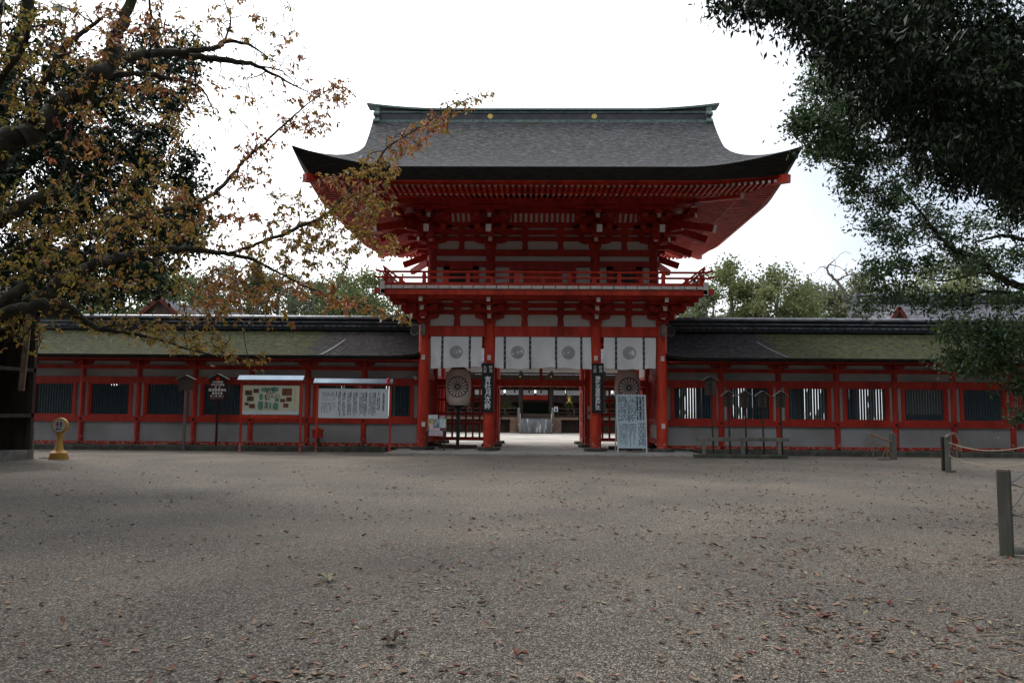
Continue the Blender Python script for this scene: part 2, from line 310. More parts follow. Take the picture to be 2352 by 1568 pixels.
#==SECTIONS==
#==GROUND
def groundmat():
    m=bpy.data.materials.new('gravel'); t,N,L,b=nodes(m); b.inputs['Roughness'].default_value=.85; b.inputs['Specular IOR Level'].default_value=.35
    g=N.new('ShaderNodeNewGeometry'); P_=g.outputs['Position']
    def vor(sc):
        v=N.new('ShaderNodeTexVoronoi'); v.inputs['Scale'].default_value=sc; v.voronoi_dimensions='2D'; L.new(P_,v.inputs['Vector']); return v
    def noise(sc,det=4):
        n=N.new('ShaderNodeTexNoise'); n.inputs['Scale'].default_value=sc; n.inputs['Detail'].default_value=det; L.new(P_,n.inputs['Vector']); return n.outputs[0]
    def ramp(f,st):
        r=N.new('ShaderNodeValToRGB')
        while len(r.color_ramp.elements)<len(st): r.color_ramp.elements.new(.5)
        for e,(p,c) in zip(r.color_ramp.elements,st): e.position=p; e.color=(*c,1)
        L.new(f,r.inputs[0]); return r.outputs[0]
    v1=vor(105); v2=vor(46)
    s=N.new('ShaderNodeSeparateColor'); L.new(v1.outputs['Color'],s.inputs[0])
    st=ramp(s.outputs[0],[(.0,(.02,.019,.018)),(.35,(.085,.078,.07)),(.65,(.2,.182,.158)),(.86,(.4,.37,.32)),(1,(.75,.72,.66))])
    s2=N.new('ShaderNodeSeparateColor'); L.new(v2.outputs['Color'],s2.inputs[0])
    st2=ramp(s2.outputs[1],[(0,(.035,.033,.031)),(.5,(.13,.12,.105)),(.93,(.3,.275,.235)),(1,(.7,.67,.62))])
    x=N.new('ShaderNodeMix'); x.data_type='RGBA'; x.inputs[0].default_value=.28; L.new(st,x.inputs[6]); L.new(st2,x.inputs[7])
    # worn, sandier patches and drifts
    bn=N.new('ShaderNodeMapping'); bn.inputs['Scale'].default_value=(.14,.3,1); L.new(P_,bn.inputs[0])
    n=N.new('ShaderNodeTexNoise'); n.inputs['Scale'].default_value=1; n.inputs['Detail'].default_value=5; L.new(bn.outputs[0],n.inputs['Vector'])
    sp=N.new('ShaderNodeSeparateXYZ'); L.new(P_,sp.inputs[0])
    mr=N.new('ShaderNodeMapRange'); mr.inputs['From Min'].default_value=-24; mr.inputs['From Max'].default_value=-4; mr.inputs['To Min'].default_value=-.22; mr.inputs['To Max'].default_value=.22; L.new(sp.outputs[1],mr.inputs[0])
    ad=N.new('ShaderNodeMath'); ad.operation='ADD'; L.new(n.outputs[0],ad.inputs[0]); L.new(mr.outputs[0],ad.inputs[1])
    f=ramp(ad.outputs[0],[(.38,(0,0,0)),(.72,(.75,.75,.75))])
    sand=ramp(noise(60,3),[(.3,(.16,.145,.12)),(.7,(.3,.272,.23))])
    y=N.new('ShaderNodeMix'); y.data_type='RGBA'; L.new(f,y.inputs[0]); L.new(x.outputs[2],y.inputs[6]); L.new(sand,y.inputs[7])
    # bleached white gravel of the inner court
    c=N.new('ShaderNodeMath'); c.operation='GREATER_THAN'; c.inputs[1].default_value=6.6; L.new(sp.outputs[1],c.inputs[0])
    z=N.new('ShaderNodeMix'); z.data_type='RGBA'; L.new(c.outputs[0],z.inputs[0]); L.new(y.outputs[2],z.inputs[6]); L.new(ramp(noise(30,4),[(.3,(.55,.54,.5)),(.7,(.7,.69,.65))]),z.inputs[7])
    tint=N.new('ShaderNodeMix'); tint.data_type='RGBA'; tint.blend_type='MULTIPLY'; tint.inputs[0].default_value=1; L.new(z.outputs[2],tint.inputs[6])
    L.new(ramp(noise(.42,7),[(.32,(.68,.66,.66)),(.68,(1.02,.965,.9))]),tint.inputs[7]); L.new(tint.outputs[2],b.inputs['Base Color'])
    bp=N.new('ShaderNodeBump'); bp.inputs['Strength'].default_value=1; bp.inputs['Distance'].default_value=.013; bp.invert=True; L.new(v1.outputs['Distance'],bp.inputs['Height'])
    bp2=N.new('ShaderNodeBump'); bp2.inputs['Strength'].default_value=.45; bp2.inputs['Distance'].default_value=.05; L.new(noise(2.2,6),bp2.inputs['Height']); L.new(bp2.outputs[0],bp.inputs['Normal']); L.new(bp.outputs[0],b.inputs['Normal'])
    return m
mb=MB(); ys=[-600,-200,-80,-50]+[-40+i*1.0 for i in range(0,6)]+[-34+i*.3 for i in range(106)]+[0,5,10,22,30,60,120,300,700]; xs=[-600,-200,-80,-40]+[-30+i*.3 for i in range(201)]+[40,80,200,600]
def gz(x,y):
    if y>-2.6 or y<-34 or abs(x)>28: return 0
    k=min(1,(-2.6-y)/3)*min(1,(y+34)/3)
    return k*(.012*math.sin(x*.9+y*.5)+.009*math.sin(y*1.3-x*.4)+.006*math.sin(x*2.1+1)+.005*math.sin(y*2.9+x*1.7))
mb.grid([[(x,y,gz(x,y)) for x in xs] for y in reversed(ys)])
ORG['x']=Vector((0,0,0))
ground=mb.build('ground',groundmat(),smooth=True); tag(ground,'grey brown gravel forecourt with scattered leaves','ground',kind='structure')
mb=MB(); r1=random.Random(3)
# stone paving through the gate, laid in irregular rows
mb.box(-5.55,5.65,-2.12,-1.7,-.2,.05,0)
y=-1.68
while y<7.2:
    d=r1.uniform(.32,.55); x=-5.5
    while x<5.6:
        l=r1.uniform(.5,1.25); z=.055+r1.uniform(-.004,.006)
        mb.box(x+.008,min(x+l,5.62)-.008,y+.008,y+d-.008,-.2,z,0); x+=l
    y+=d
PAVE=mat('paving_stone',(.3,.29,.27),(.4,.39,.36),sc=1.4,rough=.8,bump=.4,bsc=25,c3=(.2,.19,.17),sc3=5,lo3=.5,hi3=.75)
tag(mb.build('paving',PAVE),'pale worn stone paving running through the gate','paving',kind='structure')
for s,nm in((-1,'left'),(1,'right')):
    mb=MB(); x=5.7
    while x<24:
        l=r1.uniform(.9,1.9); mb.box(s*x if s>0 else -x-l+.01,(x+l-.01) if s>0 else -x,-1.05,-.6,-.2,.17+r1.uniform(-.008,.008),0); x+=l
    mb.box(*(sorted((s*5.72,s*24))),-.6,6.9,-.2,.10,0)
    x=4.7
    while x<24:
        l=r1.uniform(.3,.8); mb.box(s*x if s>0 else -x-l+.02,(x+l-.02) if s>0 else -x,.78+r1.uniform(-.03,.03),1.5,.0,.13+r1.uniform(-.02,.02),0); x+=l
    tag(mb.build('kerb',[DSTONE,STONE]),'low damp stone kerb and ledge along the foot of the '+nm+' corridor','kerb',kind='structure')
#==GATE
GC=3.05
gate=empty('shrine_gate',(0,GC,0),'two storey vermilion shrine gate with a sweeping grey bark roof','gate')
def sym4(f):  # quadrants
    pass
CX=[-4.48,-2.0,2.0,4.48]; UX=[-4.25,-2.0,2.0,4.25]
LEN=4.72
for yy in(0,GC,6.1):
    for x in CX:
        c=MB().lathe((x,yy,.17),[(0,0),(.205,0),(.21,.6),(.205,2.5),(.2,4.6),(0,4.6)],24).build('column',RED,gate,True)
        q=MB(); n=9; pts=[(x+(.42+.05*r1.random())*math.cos(2*math.pi*i/n+.3),yy+(.38+.05*r1.random())*math.sin(2*math.pi*i/n+.3)) for i in range(n)]
        q.prism([(a,b) for a,b in pts],.02,.175,'z'); q.build('foot_stone',DSTONE,c,bevel=.02)
        if yy==0:
            MB().box(x-.065,x+.065,-.235,-.17,3.42,3.60).build('beam_end',ENDW,c)
            if abs(x)>3: MB().box(x-.06+(.05 if x<0 else .0),x+.07+(.05 if x<0 else 0),-.235,-.17,.92,1.1).build('beam_end',ENDW,c)
# wooden nosings on the outer columns and green ridge caps
for s in(-1,1):
    p=[(-.2,4.33),(-.48,4.33),(-.52,4.45),(-.47,4.7),(-.38,4.78),(-.2,4.74)]
    MB().prism([(a,b) for a,b in p],s*4.48-.09,s*4.48+.09,'x').build('beam_nose',GREYW,gate,bevel=.02)
def tie(name,x0,x1,y,z0,z1,th=.2,m=RED,parent=None,ax='x'):
    b=MB()
    if ax=='x': b.box(x0,x1,y-th/2,y+th/2,z0,z1)
    else: b.box(y-th/2,y+th/2,x0,x1,z0,z1)
    return b.build(name,m,parent or gate)
for yy in(0,6.1):
    for a,b in zip(CX,CX[1:]): tie('tie_beam',a+.19,b-.19,yy,4.34,4.71)
for s in CX[::3]:
    for a,b in((0,GC),(GC,6.1)):
        tie('tie_beam',a+.19,b-.19,s,4.34,4.71,ax='y'); tie('tie_beam',a+.19,b-.19,s,2.75,3.0,.14,ax='y'); tie('tie_beam',a+.19,b-.19,s,.3,.5,.16,ax='y'); tie('tie_beam',a+.19,b-.19,s,1.05,1.25,.14,ax='y')
        q=MB(); y=a+.3
        while y<b-.25: q.box(s-.03,s+.03,y,y+.07,1.25,2.75); y+=.16
        q.box(s-.025,s+.025,a+.2,b-.2,.5,1.05,1); q.box(s-.025,s+.025,a+.2,b-.2,3.0,4.34,1); q.build('side_grille',[RED,PLA],gate)
# middle row: lintels, lattice panels of the side bays, open doors
for a,b in zip(CX,CX[1:]):
    tie('door_lintel',a+.19,b-.19,GC,2.55,2.82,.2); 
    tie('tie_beam',a+.19,b-.19,GC,4.3,4.7,.2)
    q=MB(); q.box(a+.19,b-.19,GC-.05,GC+.05,3.32,3.4); q.box((a+b)/2-.06,(a+b)/2+.06,GC-.05,GC+.05,2.82,4.3); q.build('transom',REDD,gate)
for s in(-1,1):
    a,b=sorted((s*2.2,s*4.28)); q=MB(); q.box(a,b,GC-.06,GC+.06,.3,.44)
    for z in(.95,1.35,1.92,2.42): q.box(a,b,GC-.05,GC+.05,z,z+.1)
    for i in range(8): x=a+.02+i*(b-a-.1)/7; q.box(x,x+.075,GC-.04,GC+.04,.4,2.5)
    q.build('lattice_panel',REDD,gate)
    # central door leaf, folded back into the court
    x=s*1.78; q=MB(); y0,y1=GC+.25,GC+2.0
    for z0,z1 in((.22,.4),(.95,1.05),(2.28,2.42)): q.box(x-.04,x+.04,y0,y1,z0,z1)
    y=y0
    while y<y1-.03: q.box(x-.03,x+.03,y,y+.07,.3,2.4); y+=.155
    d=q.build('door',RED,gate); MB().box(x-.1*s-.02,x-.1*s+.02,y1-.3,y1-.27,1.15,1.35).build('handle',BLACK,d)
    a,b=sorted((s*1.8,s*1.98)); MB().box(a,b,GC-.12,GC+.2,.17,2.56).build('door_post',RED,gate)
    a,b=sorted((s*1.62,s*1.98)); MB().box(a,b,GC+.3,GC+.75,.02,.2).build('foot_stone',DSTONE,gate,bevel=.02)
# lower plaster band with struts, and the beams above it
def wallband(y,face,x0,x1,struts):
    q=MB(); q.box(x0,x1,y-.04,y+.04,4.70,5.9,1)
    for z0,z1 in((5.15,5.32),(5.41,5.59),(5.67,5.9)): q.box(x0,x1,y-.09,y+.09,z0,z1,0)
    for x in struts:
        q.prism([(x-.13,4.71),(x+.13,4.71),(x+.10,5.05),(x+.17,5.16),(x-.17,5.16),(x-.10,5.05)],y-.08,y+.08)
        q.box(x-.14,x+.14,y-.1,y+.1,5.30,5.43); q.box(x-.14,x+.14,y-.1,y+.1,5.57,5.69)
    return q
ST=[-3.24,-.68,.68,3.24]
for yy in(0,6.1): wallband(yy,0,-4.5,4.5,ST).build('plaster_band',[REDD,PLA],gate)
for s in(-1,1):
    q=wallband(0,0,0,6.1,[1.5,4.5]); q.v=[(s*4.48-(v[1]),v[0],v[2]) for v in q.v]; q.build('plaster_band',[REDD,PLA],gate)
# bracket set: boat shaped arms and bearing blocks stepping outwards
def arm(q,c,l,dirx,z,h=.17,t=.15,m=0):    # curved under-side arm centred at c along direction
    d=Vector((dirx[0],dirx[1],0)).normalized(); n=Vector((-d.y,d.x,0))
    prof=[(-l/2,h),(-l/2,h*.55),(-l/2+.05,h*.25),(-l/2+.14,0.03),(-l/2+.24,0),(l/2-.24,0),(l/2-.14,.03),(l/2-.05,h*.25),(l/2,h*.55),(l/2,h)]
    k=len(prof); c=Vector(c)
    a=[c+d*p[0]+n*(-t/2)+Vector((0,0,z-c.z+p[1])) for p in prof]; b=[c+d*p[0]+n*(t/2)+Vector((0,0,z-c.z+p[1])) for p in prof]
    q.add(a+b,[tuple(range(k-1,-1,-1)),tuple(range(k,2*k))]+[(i,(i+1)%k,(i+1)%k+k,i+k) for i in range(k)],m)
def block(q,x,y,z,w_=.26,h=.13,m=0):
    a=w_/2;b=w_/2*.66
    q.add([(x-b,y-b,z),(x+b,y-b,z),(x+b,y+b,z),(x-b,y+b,z),(x-a,y-a,z+h*.45),(x+a,y-a,z+h*.45),(x+a,y+a,z+h*.45),(x-a,y+a,z+h*.45),(x-a,y-a,z+h),(x+a,y-a,z+h),(x+a,y+a,z+h),(x-a,y+a,z+h)],
      [(3,2,1,0),(0,1,5,4),(1,2,6,5),(2,3,7,6),(3,0,4,7),(4,5,9,8),(5,6,10,9),(6,7,11,10),(7,4,8,11),(8,9,10,11)],m)
_bk={}
def bracket(x,y,z,out,steps,dz,dy,lat=1.1,tail=False):
    k_=_bk.get((x,y,z),0); _bk[(x,y,z)]=k_+1; first=k_==0; x+=.004*k_; y+=.004*k_; z+=.005*k_
    q=MB(); o=Vector((out[0],out[1],0)); on=o.normalized(); n=Vector((-on.y,on.x,0)); diag=abs(out[0])>.1 and abs(out[1])>.1
    if first: block(q,x,y,z,.46,.24)
    for k in range(steps):
        zz=z+.24+k*dz; l=dy*(k+1)
        e=Vector((x,y,0))+o*l
        if not diag or True: q.beam(Vector((x,y,zz+.085))-on*.1,Vector((x,y,zz+.085))+o*l+on*.12,.14,.16,0,capm=1)
        h=dz-.17
        block(q,e.x,e.y,zz+.165,.27,h)
        if not diag:
            for kk in range(k+1):
                cpt=Vector((x,y,0))+o*(dy*kk)
                if k-kk>1: continue
                L_=lat*((.8 if k==kk else 1.0) if kk else (.85 if k==0 else 1.1))
                arm(q,(cpt.x,cpt.y,zz),L_,(n.x,n.y),zz,.19,.16 if kk else .31)
                for t in(-.5,.5):
                    pp=cpt+n*(L_-.2)*t; block(q,pp.x,pp.y,zz+.16,.24,h)
    if not diag:
        cpt=Vector((x,y,0))+o*(dy*steps); zz=z+.24+steps*dz-.02
        arm(q,(cpt.x,cpt.y,zz),lat,(n.x,n.y),zz,.14,.13)
    if tail:
        a=Vector((x,y,z+1.2))-on*.2; b=Vector((x,y,z+.42))+o*(dy*steps)+on*.75
        if diag: b=Vector((x,y,z+.42))+o*(dy*steps)+on*.9
        q.beam(a,b,.19,.27,0,capm=1)
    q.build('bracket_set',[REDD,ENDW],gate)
for x in CX[1:3]:
    bracket(x,0,LEN,(0,-1),3,.27,.37,1.3); bracket(x,6.1,LEN,(0,1),3,.27,.37,1.3)
for sx in(-1,1):
    bracket(sx*4.48,GC,LEN,(sx,0),3,.27,.37,1.3)
    for sy,yy in((-1,0),(1,6.1)):
        bracket(sx*4.48,yy,LEN,(0,sy),3,.27,.37,1.3); bracket(sx*4.48,yy,LEN,(sx,0),3,.27,.37,1.3); bracket(sx*4.48,yy,LEN,(sx,sy),3,.27,.37,1.3)
# balcony
BO=1.55; q=MB(); X1=5.93; Y0=-BO+.1; Y1=6.1+BO-.1
q.box(-X1+.1,X1-.1,Y0+.1,Y1-.1,5.90,5.93,1)
BX=X1+.02
n=int(2*X1/.42)
for i in range(n):
    x=-X1+i*2*X1/n
    for a,b in((Y0-.02,Y0+.8),(Y1-.8,Y1+.02)): q.box(x+.016,x+2*X1/n-.016,a,b,5.935,6.045,1)
n=int((Y1-Y0-1.6)/.42)
for i in range(n):
    y=Y0+.8+i*(Y1-Y0-1.6)/n
    for s in(-1,1): q.box(*sorted((s*(X1-.8),s*(X1+.02))),y+.01,y+(Y1-Y0-1.6)/n-.012,5.935,6.045,1)
balc=q.build('balcony',[RED,ENDW],gate)
q=MB()
for y in(Y0+.12,Y1-.12): q.box(-X1-.08,X1+.08,y-.07,y+.07,5.72,5.90)
for s in(-1,1): q.box(s*(X1-.12)-.07,s*(X1-.12)+.07,Y0-.1,Y1+.1,5.74,5.895)
for y in(Y0+.35,Y1-.35): q.box(-X1+.3,X1-.3,y-.06,y+.06,5.62,5.75)
q.build('edge_joist',RED,balc)
q=MB(); q.box(-X1+.35,X1-.35,Y0+.35,Y1-.35,5.86,5.9); q.build('soffit_board',REDD,balc)
for sx in(-1,1):
    for y in(Y0,Y1): MB().box(sx*(X1+.1)-.09,sx*(X1+.1)+.09,y-.09,y+.09,5.75,5.93).build('corner_joist_end',RED,balc)
    MB().box(sx*(X1-.1)-.08,sx*(X1-.1)+.08,Y0-.1,Y0+.1,5.72,6.18).build('corner_post_foot',ENDW,balc)

rail=MB(); RX=X1-.18; RY0=Y0+.18; RY1=Y1-.18
def curl(q,a,d,r):   # rail that runs past the corner and curls up
    pts=[Vector(a)+Vector(d)*t+Vector((0,0,.5*max(0,t-.12)**1.5)) for t in(0,.12,.22,.32,.38)]; q.tube(pts,[r]*5,6)
for z,hh in((6.11,.13),(6.36,.07)):
    for y in(RY0,RY1): rail.box(-RX-.18,RX+.18,y-.05,y+.05,z-hh/2,z+hh/2)
    for s in(-1,1): rail.box(s*RX-.05,s*RX+.05,RY0-.25,RY1+.25,z-hh/2+.002,z+hh/2-.002)
for y in(RY0,RY1): rail.cyl((-RX,y,6.57),(RX,y,6.57),.045,n=8)
for s in(-1,1): rail.cyl((s*RX,RY0,6.575),(s*RX,RY1,6.575),.045,n=8)
for sx in(-1,1):
    for y,sy in((RY0,-1),(RY1,1)):
        curl(rail,(sx*RX,y,6.57),(sx,0,0),.045); curl(rail,(sx*RX,y,6.575),(0,sy,0),.045); curl(rail,(sx*(RX+.2),y,6.36),(sx*.6,0,0),.04)
        rail.box(sx*RX-.08,sx*RX+.08,y-.08,y+.08,6.04,6.5)
        rail.beam((sx*(RX-.75),y,6.12),(sx*(RX+.12),y,6.78),.06,.07)
for x in[-4.35,-2.75,-.95,.95,2.75,4.35]:
    for y in(RY0,RY1): rail.prism([(x-.09,6.04),(x+.09,6.04),(x+.06,6.35),(x+.085,6.42),(x+.05,6.53),(x-.05,6.53),(x-.085,6.42),(x-.06,6.35)],y-.055,y+.055)
for x in[-5.2,-3.55,-1.85,0,1.85,3.55,5.2]:
    for y in(RY0,RY1): rail.box(x-.07,x+.07,y-.045,y+.045,6.04,6.34)
for y in[GC-3,GC-1.5,GC,GC+1.5,GC+3]:
    for s in(-1,1): rail.box(s*RX-.045,s*RX+.045,y-.08,y+.08,6.04,6.53)
rail.build('railing',RED,balc,True)
# upper storey
def upper(y,s):   # front (s=-1) or back wall
    q=MB(); q.box(-4.2,4.2,y-.04,y+.04,6.05,9.6,1)
    for z0,z1 in((7.02,7.24),(7.44,7.68),(8.02,8.19),(8.27,8.45),(8.54,8.75)): q.box(-4.45,4.45,y-.12,y+.12,z0,z1,0)
    q.box(-4.3,4.3,y-.1,y+.1,6.05,6.35,0)
    for x in(-3.12,-.68,.68,3.12):
        q.prism([(x-.12,7.68),(x+.12,7.68),(x+.09,7.95),(x+.16,8.03),(x-.16,8.03),(x-.09,7.95)],y-.1,y+.1)
        q.box(x-.13,x+.13,y-.13,y+.13,8.17,8.29); q.box(x-.13,x+.13,y-.13,y+.13,8.43,8.56)
    return q
for yy in(.25,5.85): upper(yy,-1).build('upper_wall',[REDD,PLA],gate)
for s in(-1,1):
    q=MB(); x=s*4.25; q.box(x-.04,x+.04,.2,5.9,6.05,9.6,1)
    for z0,z1 in((7.02,7.24),(7.44,7.68),(8.02,8.19),(8.27,8.45),(8.54,8.75),(6.05,6.35)): q.box(x-.117,x+.117,.1,6.0,z0,z1,0)
    q.build('upper_wall',[REDD,PLA],gate)
for x in UX:
    for yy in(.25,5.85): MB().lathe((x,yy,6.05),[(0,0),(.19,0),(.185,1.63),(0,1.63)],18).build('upper_column',REDD,gate,True)
for s in(-1,1):
    MB().lathe((s*4.25,GC,6.05),[(0,0),(.19,0),(.185,1.63),(0,1.63)],18).build('upper_column',REDD,gate,True)
    x=s*3.12; q=MB()
    for a,b,c,d in((-.68,-.44,6.3,7.03),(.44,.68,6.3,7.03),(-.68,.68,6.9,7.03),(-.68,.68,6.3,6.42)): q.box(x+a,x+b,.1,.22,c,d)
    wn=q.build('window',REDD,gate); q=MB(); q.box(x-.44,x+.44,.195,.2,6.42,6.9,1)
    for i in range(10): xx=x-.4+i*.083; q.box(xx,xx+.045,.15,.185,6.42,6.9)
    q.build('bars',[TEAL,INK],wn)
q=MB(); q.box(-1.28,1.28,.08,.22,6.9,7.03)
for x in(-1.28,1.1): q.box(x,x+.18,.08,.22,6.3,6.9)
dr=q.build('upper_door_frame',REDD,gate)
for x in(-.74,.02): MB().box(x,x+.72,.12,.2,6.3,6.88).build('door_panel',RED,dr)
for sx in(-1,1):
    for yy,sy in((.25,-1),(5.85,1)):
        bracket(sx*2.0,yy,7.68,(0,sy),3,.36,.42,1.5,True); bracket(sx*4.25,yy,7.68,(0,sy),3,.36,.42,1.35,True)
        bracket(sx*4.25,yy,7.68,(sx,0),3,.36,.42,1.35,True); bracket(sx*4.25,yy,7.68,(sx,sy),3,.36,.42,1.35,True)
    bracket(sx*4.25,GC,7.68,(sx,0),3,.36,.42,1.5,True)
# striped coving and soffit between wall and eave purlin
q=MB()
def cove(q,f):
    pass
hx,hy=4.25,2.8
def ringpt(t,off,z):   # rectangle offset, t in 0..4 corners
    pass
for (ax,sgn,half,other) in(('y',-1,hx,hy),('y',1,hx,hy),('x',-1,hy,hx),('x',1,hy,hx)):
    def T(u,o,z): # u along wall, o outward offset
        return (u,GC+sgn*(other+o),z) if ax=='y' else (sgn*(other+o),GC+u,z)
    q.add([T(-half-.1,.1,8.74),(T(half+.1,.1,8.74)),T(half+.5,.5,9.14),T(-half-.5,.5,9.14)],[(0,1,2,3)],1)
    u=-half-.35
    while u<half+.35:
        q.add([T(u,.06,8.72),T(u+.1,.06,8.72),T(u+.1,.5,9.12),T(u,.5,9.12),T(u,.12,8.70),T(u+.1,.12,8.70),T(u+.1,.53,9.09),T(u,.53,9.09)],[(0,1,2,3),(7,6,5,4),(0,4,5,1),(3,2,6,7),(0,3,7,4),(1,5,6,2)],0); u+=.2
    q.add([T(-half-.5,.5,9.13),T(half+.5,.5,9.13),T(half+1.2,1.2,9.16),T(-half-1.2,1.2,9.16)],[(0,1,2,3)],0)
    a,b=T(-half-1.6,1.32,9.25),T(half+1.6,1.32,9.25); q.beam(a,b,.18,.2,0)
    a,b=T(-half-.6,.5,9.08),T(half+.6,.5,9.08); q.beam(a,b,.12,.14,0)
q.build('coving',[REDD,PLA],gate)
# ---- roof
EX,EY=8.5,7.25
def rise(s): return .33*s+.037*s*s
def upc(a,half): return max(0,(a-(half-3.7))/3.7)**1.7
SF=4.0; PW=2.
def ext(s): return 6.9+1.6*max(0,1-s/SF)**PW+(.3*(s-SF)/3 if s>SF else 0)
q=MB(); ns=26; nu=60
def front(u,s,sg):   # u in -1..1, s distance up from the eave
    x=u*ext(s); U=.72*upc(abs(u)*ext(s),8.5) if s<3.7 else 0
    U=.72*(max(0,(abs(x)-4.8)/3.7)**1.7)
    if s>2.2: U*=1
    k=max(0,1-s/7.0)
    return (x,GC+sg*(EY-s),9.6+rise(s)+U*(k**1.3 if abs(x)<8.5 else 1))
Ss=[0,.15,.3,.5,.7,.9,1.1,1.3,1.5,1.7,1.9,2.1,2.3]+[2.6+i*.4 for i in range(12)]+[7.25]
Ss=[s for s in Ss if s<=7.25]
us=[math.sin(math.pi/2*(i/nu*2-1))*.35+(i/nu*2-1)*.65 for i in range(nu+1)]
for sg in(-1,1):
    rows=[[front(u,s,sg) for u in us] for s in Ss]
    if sg==1: rows=[list(reversed(r)) for r in rows]
    q.grid(rows)
def sinv(sx):   # inverse of ext: which s belongs to x=8.5-sx on the joint
    t=(8.5-sx-6.9)/1.6; return SF*(1-max(0,t)**(1/PW))
for sg in(-1,1):
    rows=[]
    for sx in[0,.1,.2,.35,.5,.7,.9,1.1,1.3,1.45,1.55,1.6,2.2]:
        sj=sinv(min(sx,1.6)); Lh=EY-sj; X=8.5-sx; f=front(min(1,X/ext(sj)),sj,-1); Uj=f[2]-9.6-rise(sj); zb=9.6+rise(sj)
        row=[]
        for i in range(25):
            v=math.sin(math.pi/2*(i/12-1)); y=v*Lh; row.append((sg*X,GC+y,zb+(.6*(1-abs(v)) if sx>1.6 else 0)+Uj*max(0,(abs(y)-(Lh-3.7))/3.7)**1.7))
        rows.append(row if sg==-1 else list(reversed(row)))
    q.grid(rows)
roof=q.build('roof',GROOF,gate,True)
# thick bark edge, fascia and underside
def edge_top(side,a):  # a = along coordinate
    if side in(0,1): U=.72*upc(abs(a),8.5); sg=-1 if side==0 else 1; return (a,GC+sg*EY,9.6+U)
    U=.72*upc(abs(a),7.25); sg=-1 if side==2 else 1; return (sg*8.5,GC+a,9.6+U)
def low(side,a,inset,z,ucoef=.4,cin=.3):
    half=8.5 if side<2 else 7.25; oth=EY if side<2 else 8.5; c=upc(abs(a),half); ii=inset+cin*c
    a2=math.copysign(min(abs(a),half)*(half-ii)/half,a); sg=-1 if side in(0,2) else 1; o=sg*(oth-ii); zz=z+ucoef*.72*c
    return (a2,GC+o,zz) if side<2 else (o,GC+a2,zz)
q=MB(); f=MB()
for side in range(4):
    half=8.5 if side<2 else 7.25; As=[half*(math.sin(math.pi/2*(i/24-1))) for i in range(49)]
    R_=[[edge_top(side,a) for a in As],[tuple(np.array(edge_top(side,a))*.75+np.array(low(side,a,.2,9.22))*.25+np.array((0,0,-.02))) for a in As],[low(side,a,.16,9.3) for a in As],[low(side,a,.22,9.2) for a in As]]
    F_=[[low(side,a,.22,9.2) for a in As],[low(side,a,.45,9.19) for a in As],[low(side,a,.45,9.10) for a in As]]
    if side in(1,2): R_=[list(reversed(r)) for r in R_]; F_=[list(reversed(r)) for r in F_]
    q.grid([r for r in reversed(R_)]); f.grid([r for r in reversed(F_)])
q.build('bark_edge',BARKE,roof,True)
f.build('fascia',RED,roof)
def und(side,a,o):  # underside height at distance o in from the eave line
    half=8.5 if side<2 else 7.25; c=upc(abs(a),half)
    return (9.16+.02*o if o<1.6 else 9.19+.2*(o-1.6))+.29*c*max(0,1-o/4.2)
q=MB()
for side in range(4):
    half=8.5 if side<2 else 7.25; inn=4.25 if side<2 else 2.8; rows=[]
    sg=-1 if side in(0,2) else 1; oth=EY if side<2 else 8.5
    for o in(.45,1.0,1.6,2.2,2.9,3.6,4.4):
        row=[]
        for i in range(33):
            t=math.sin(math.pi/2*(i/16-1)); a=t*(half-o); zz=und(side,t*half,o)+.03
            row.append((a,GC+sg*(oth-o),zz) if side<2 else (sg*(oth-o),GC+a,zz))
        rows.append(row if side in(1,2) else list(reversed(row)))
    q.grid(rows)
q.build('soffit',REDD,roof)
for side in range(4):
    q=MB(); half=8.5 if side<2 else 7.25; sg=-1 if side in(0,2) else 1; oth=EY if side<2 else 8.5; a=-half+.62
    def pt(a,o,z): return (a,GC+sg*(oth-o),z) if side<2 else (sg*(oth-o),GC+a,z)
    while a<half-.6:
        omax=min(4.35,half-abs(a)+.02)
        for o0,o1,dz in((.55,1.75,-.055),(1.62,4.35,-.12)):
            o1=min(o1,omax)
            if o1-o0>.15:
                q.beam(pt(a,o0,und(side,a,o0)+dz+(.0 if o0<1 else .03)),pt(a,o1,und(side,a,o1)+dz),.085,.1,0,capm=0)
                # whitened end grain
                p=Vector(pt(a,o0,und(side,a,o0)+dz+(.0 if o0<1 else .03))); o_=Vector(pt(0,-1,0))-Vector(pt(0,0,0)); n_=Vector((-o_.y,o_.x,0)); p=p+o_*.004
                w_=.047 if o0<1 else .043; q.add([p-n_*w_-Vector((0,0,w_)),p+n_*w_-Vector((0,0,w_)),p+n_*w_+Vector((0,0,w_)),p-n_*w_+Vector((0,0,w_))],[(0,1,2,3)],1)
        a+=.2
    q.build('rafter_row',[RED,ENDW],roof)
    q=MB(); As=[-half+1.6+i*(2*half-3.2)/20 for i in range(21)]
    for x0,x1 in zip(As,As[1:]): q.beam(pt(x0,1.6,und(side,x0,1.6)-.03),pt(x1,1.6,und(side,x1,1.6)-.03),.1,.1)
    q.build('eave_batten',RED,roof)
for sx in(-1,1):
    for sy in(-1,1):
        q=MB(); q.beam((sx*4.2,GC+sy*2.75,9.7),(sx*8.12,GC+sy*6.87,9.33),.24,.28,0); q.beam((sx*4.2,GC+sy*2.75,9.5),(sx*6.9,GC+sy*5.65,9.1),.22,.24,0,capm=1)
        q.build('hip_rafter',[RED,ENDW],roof)

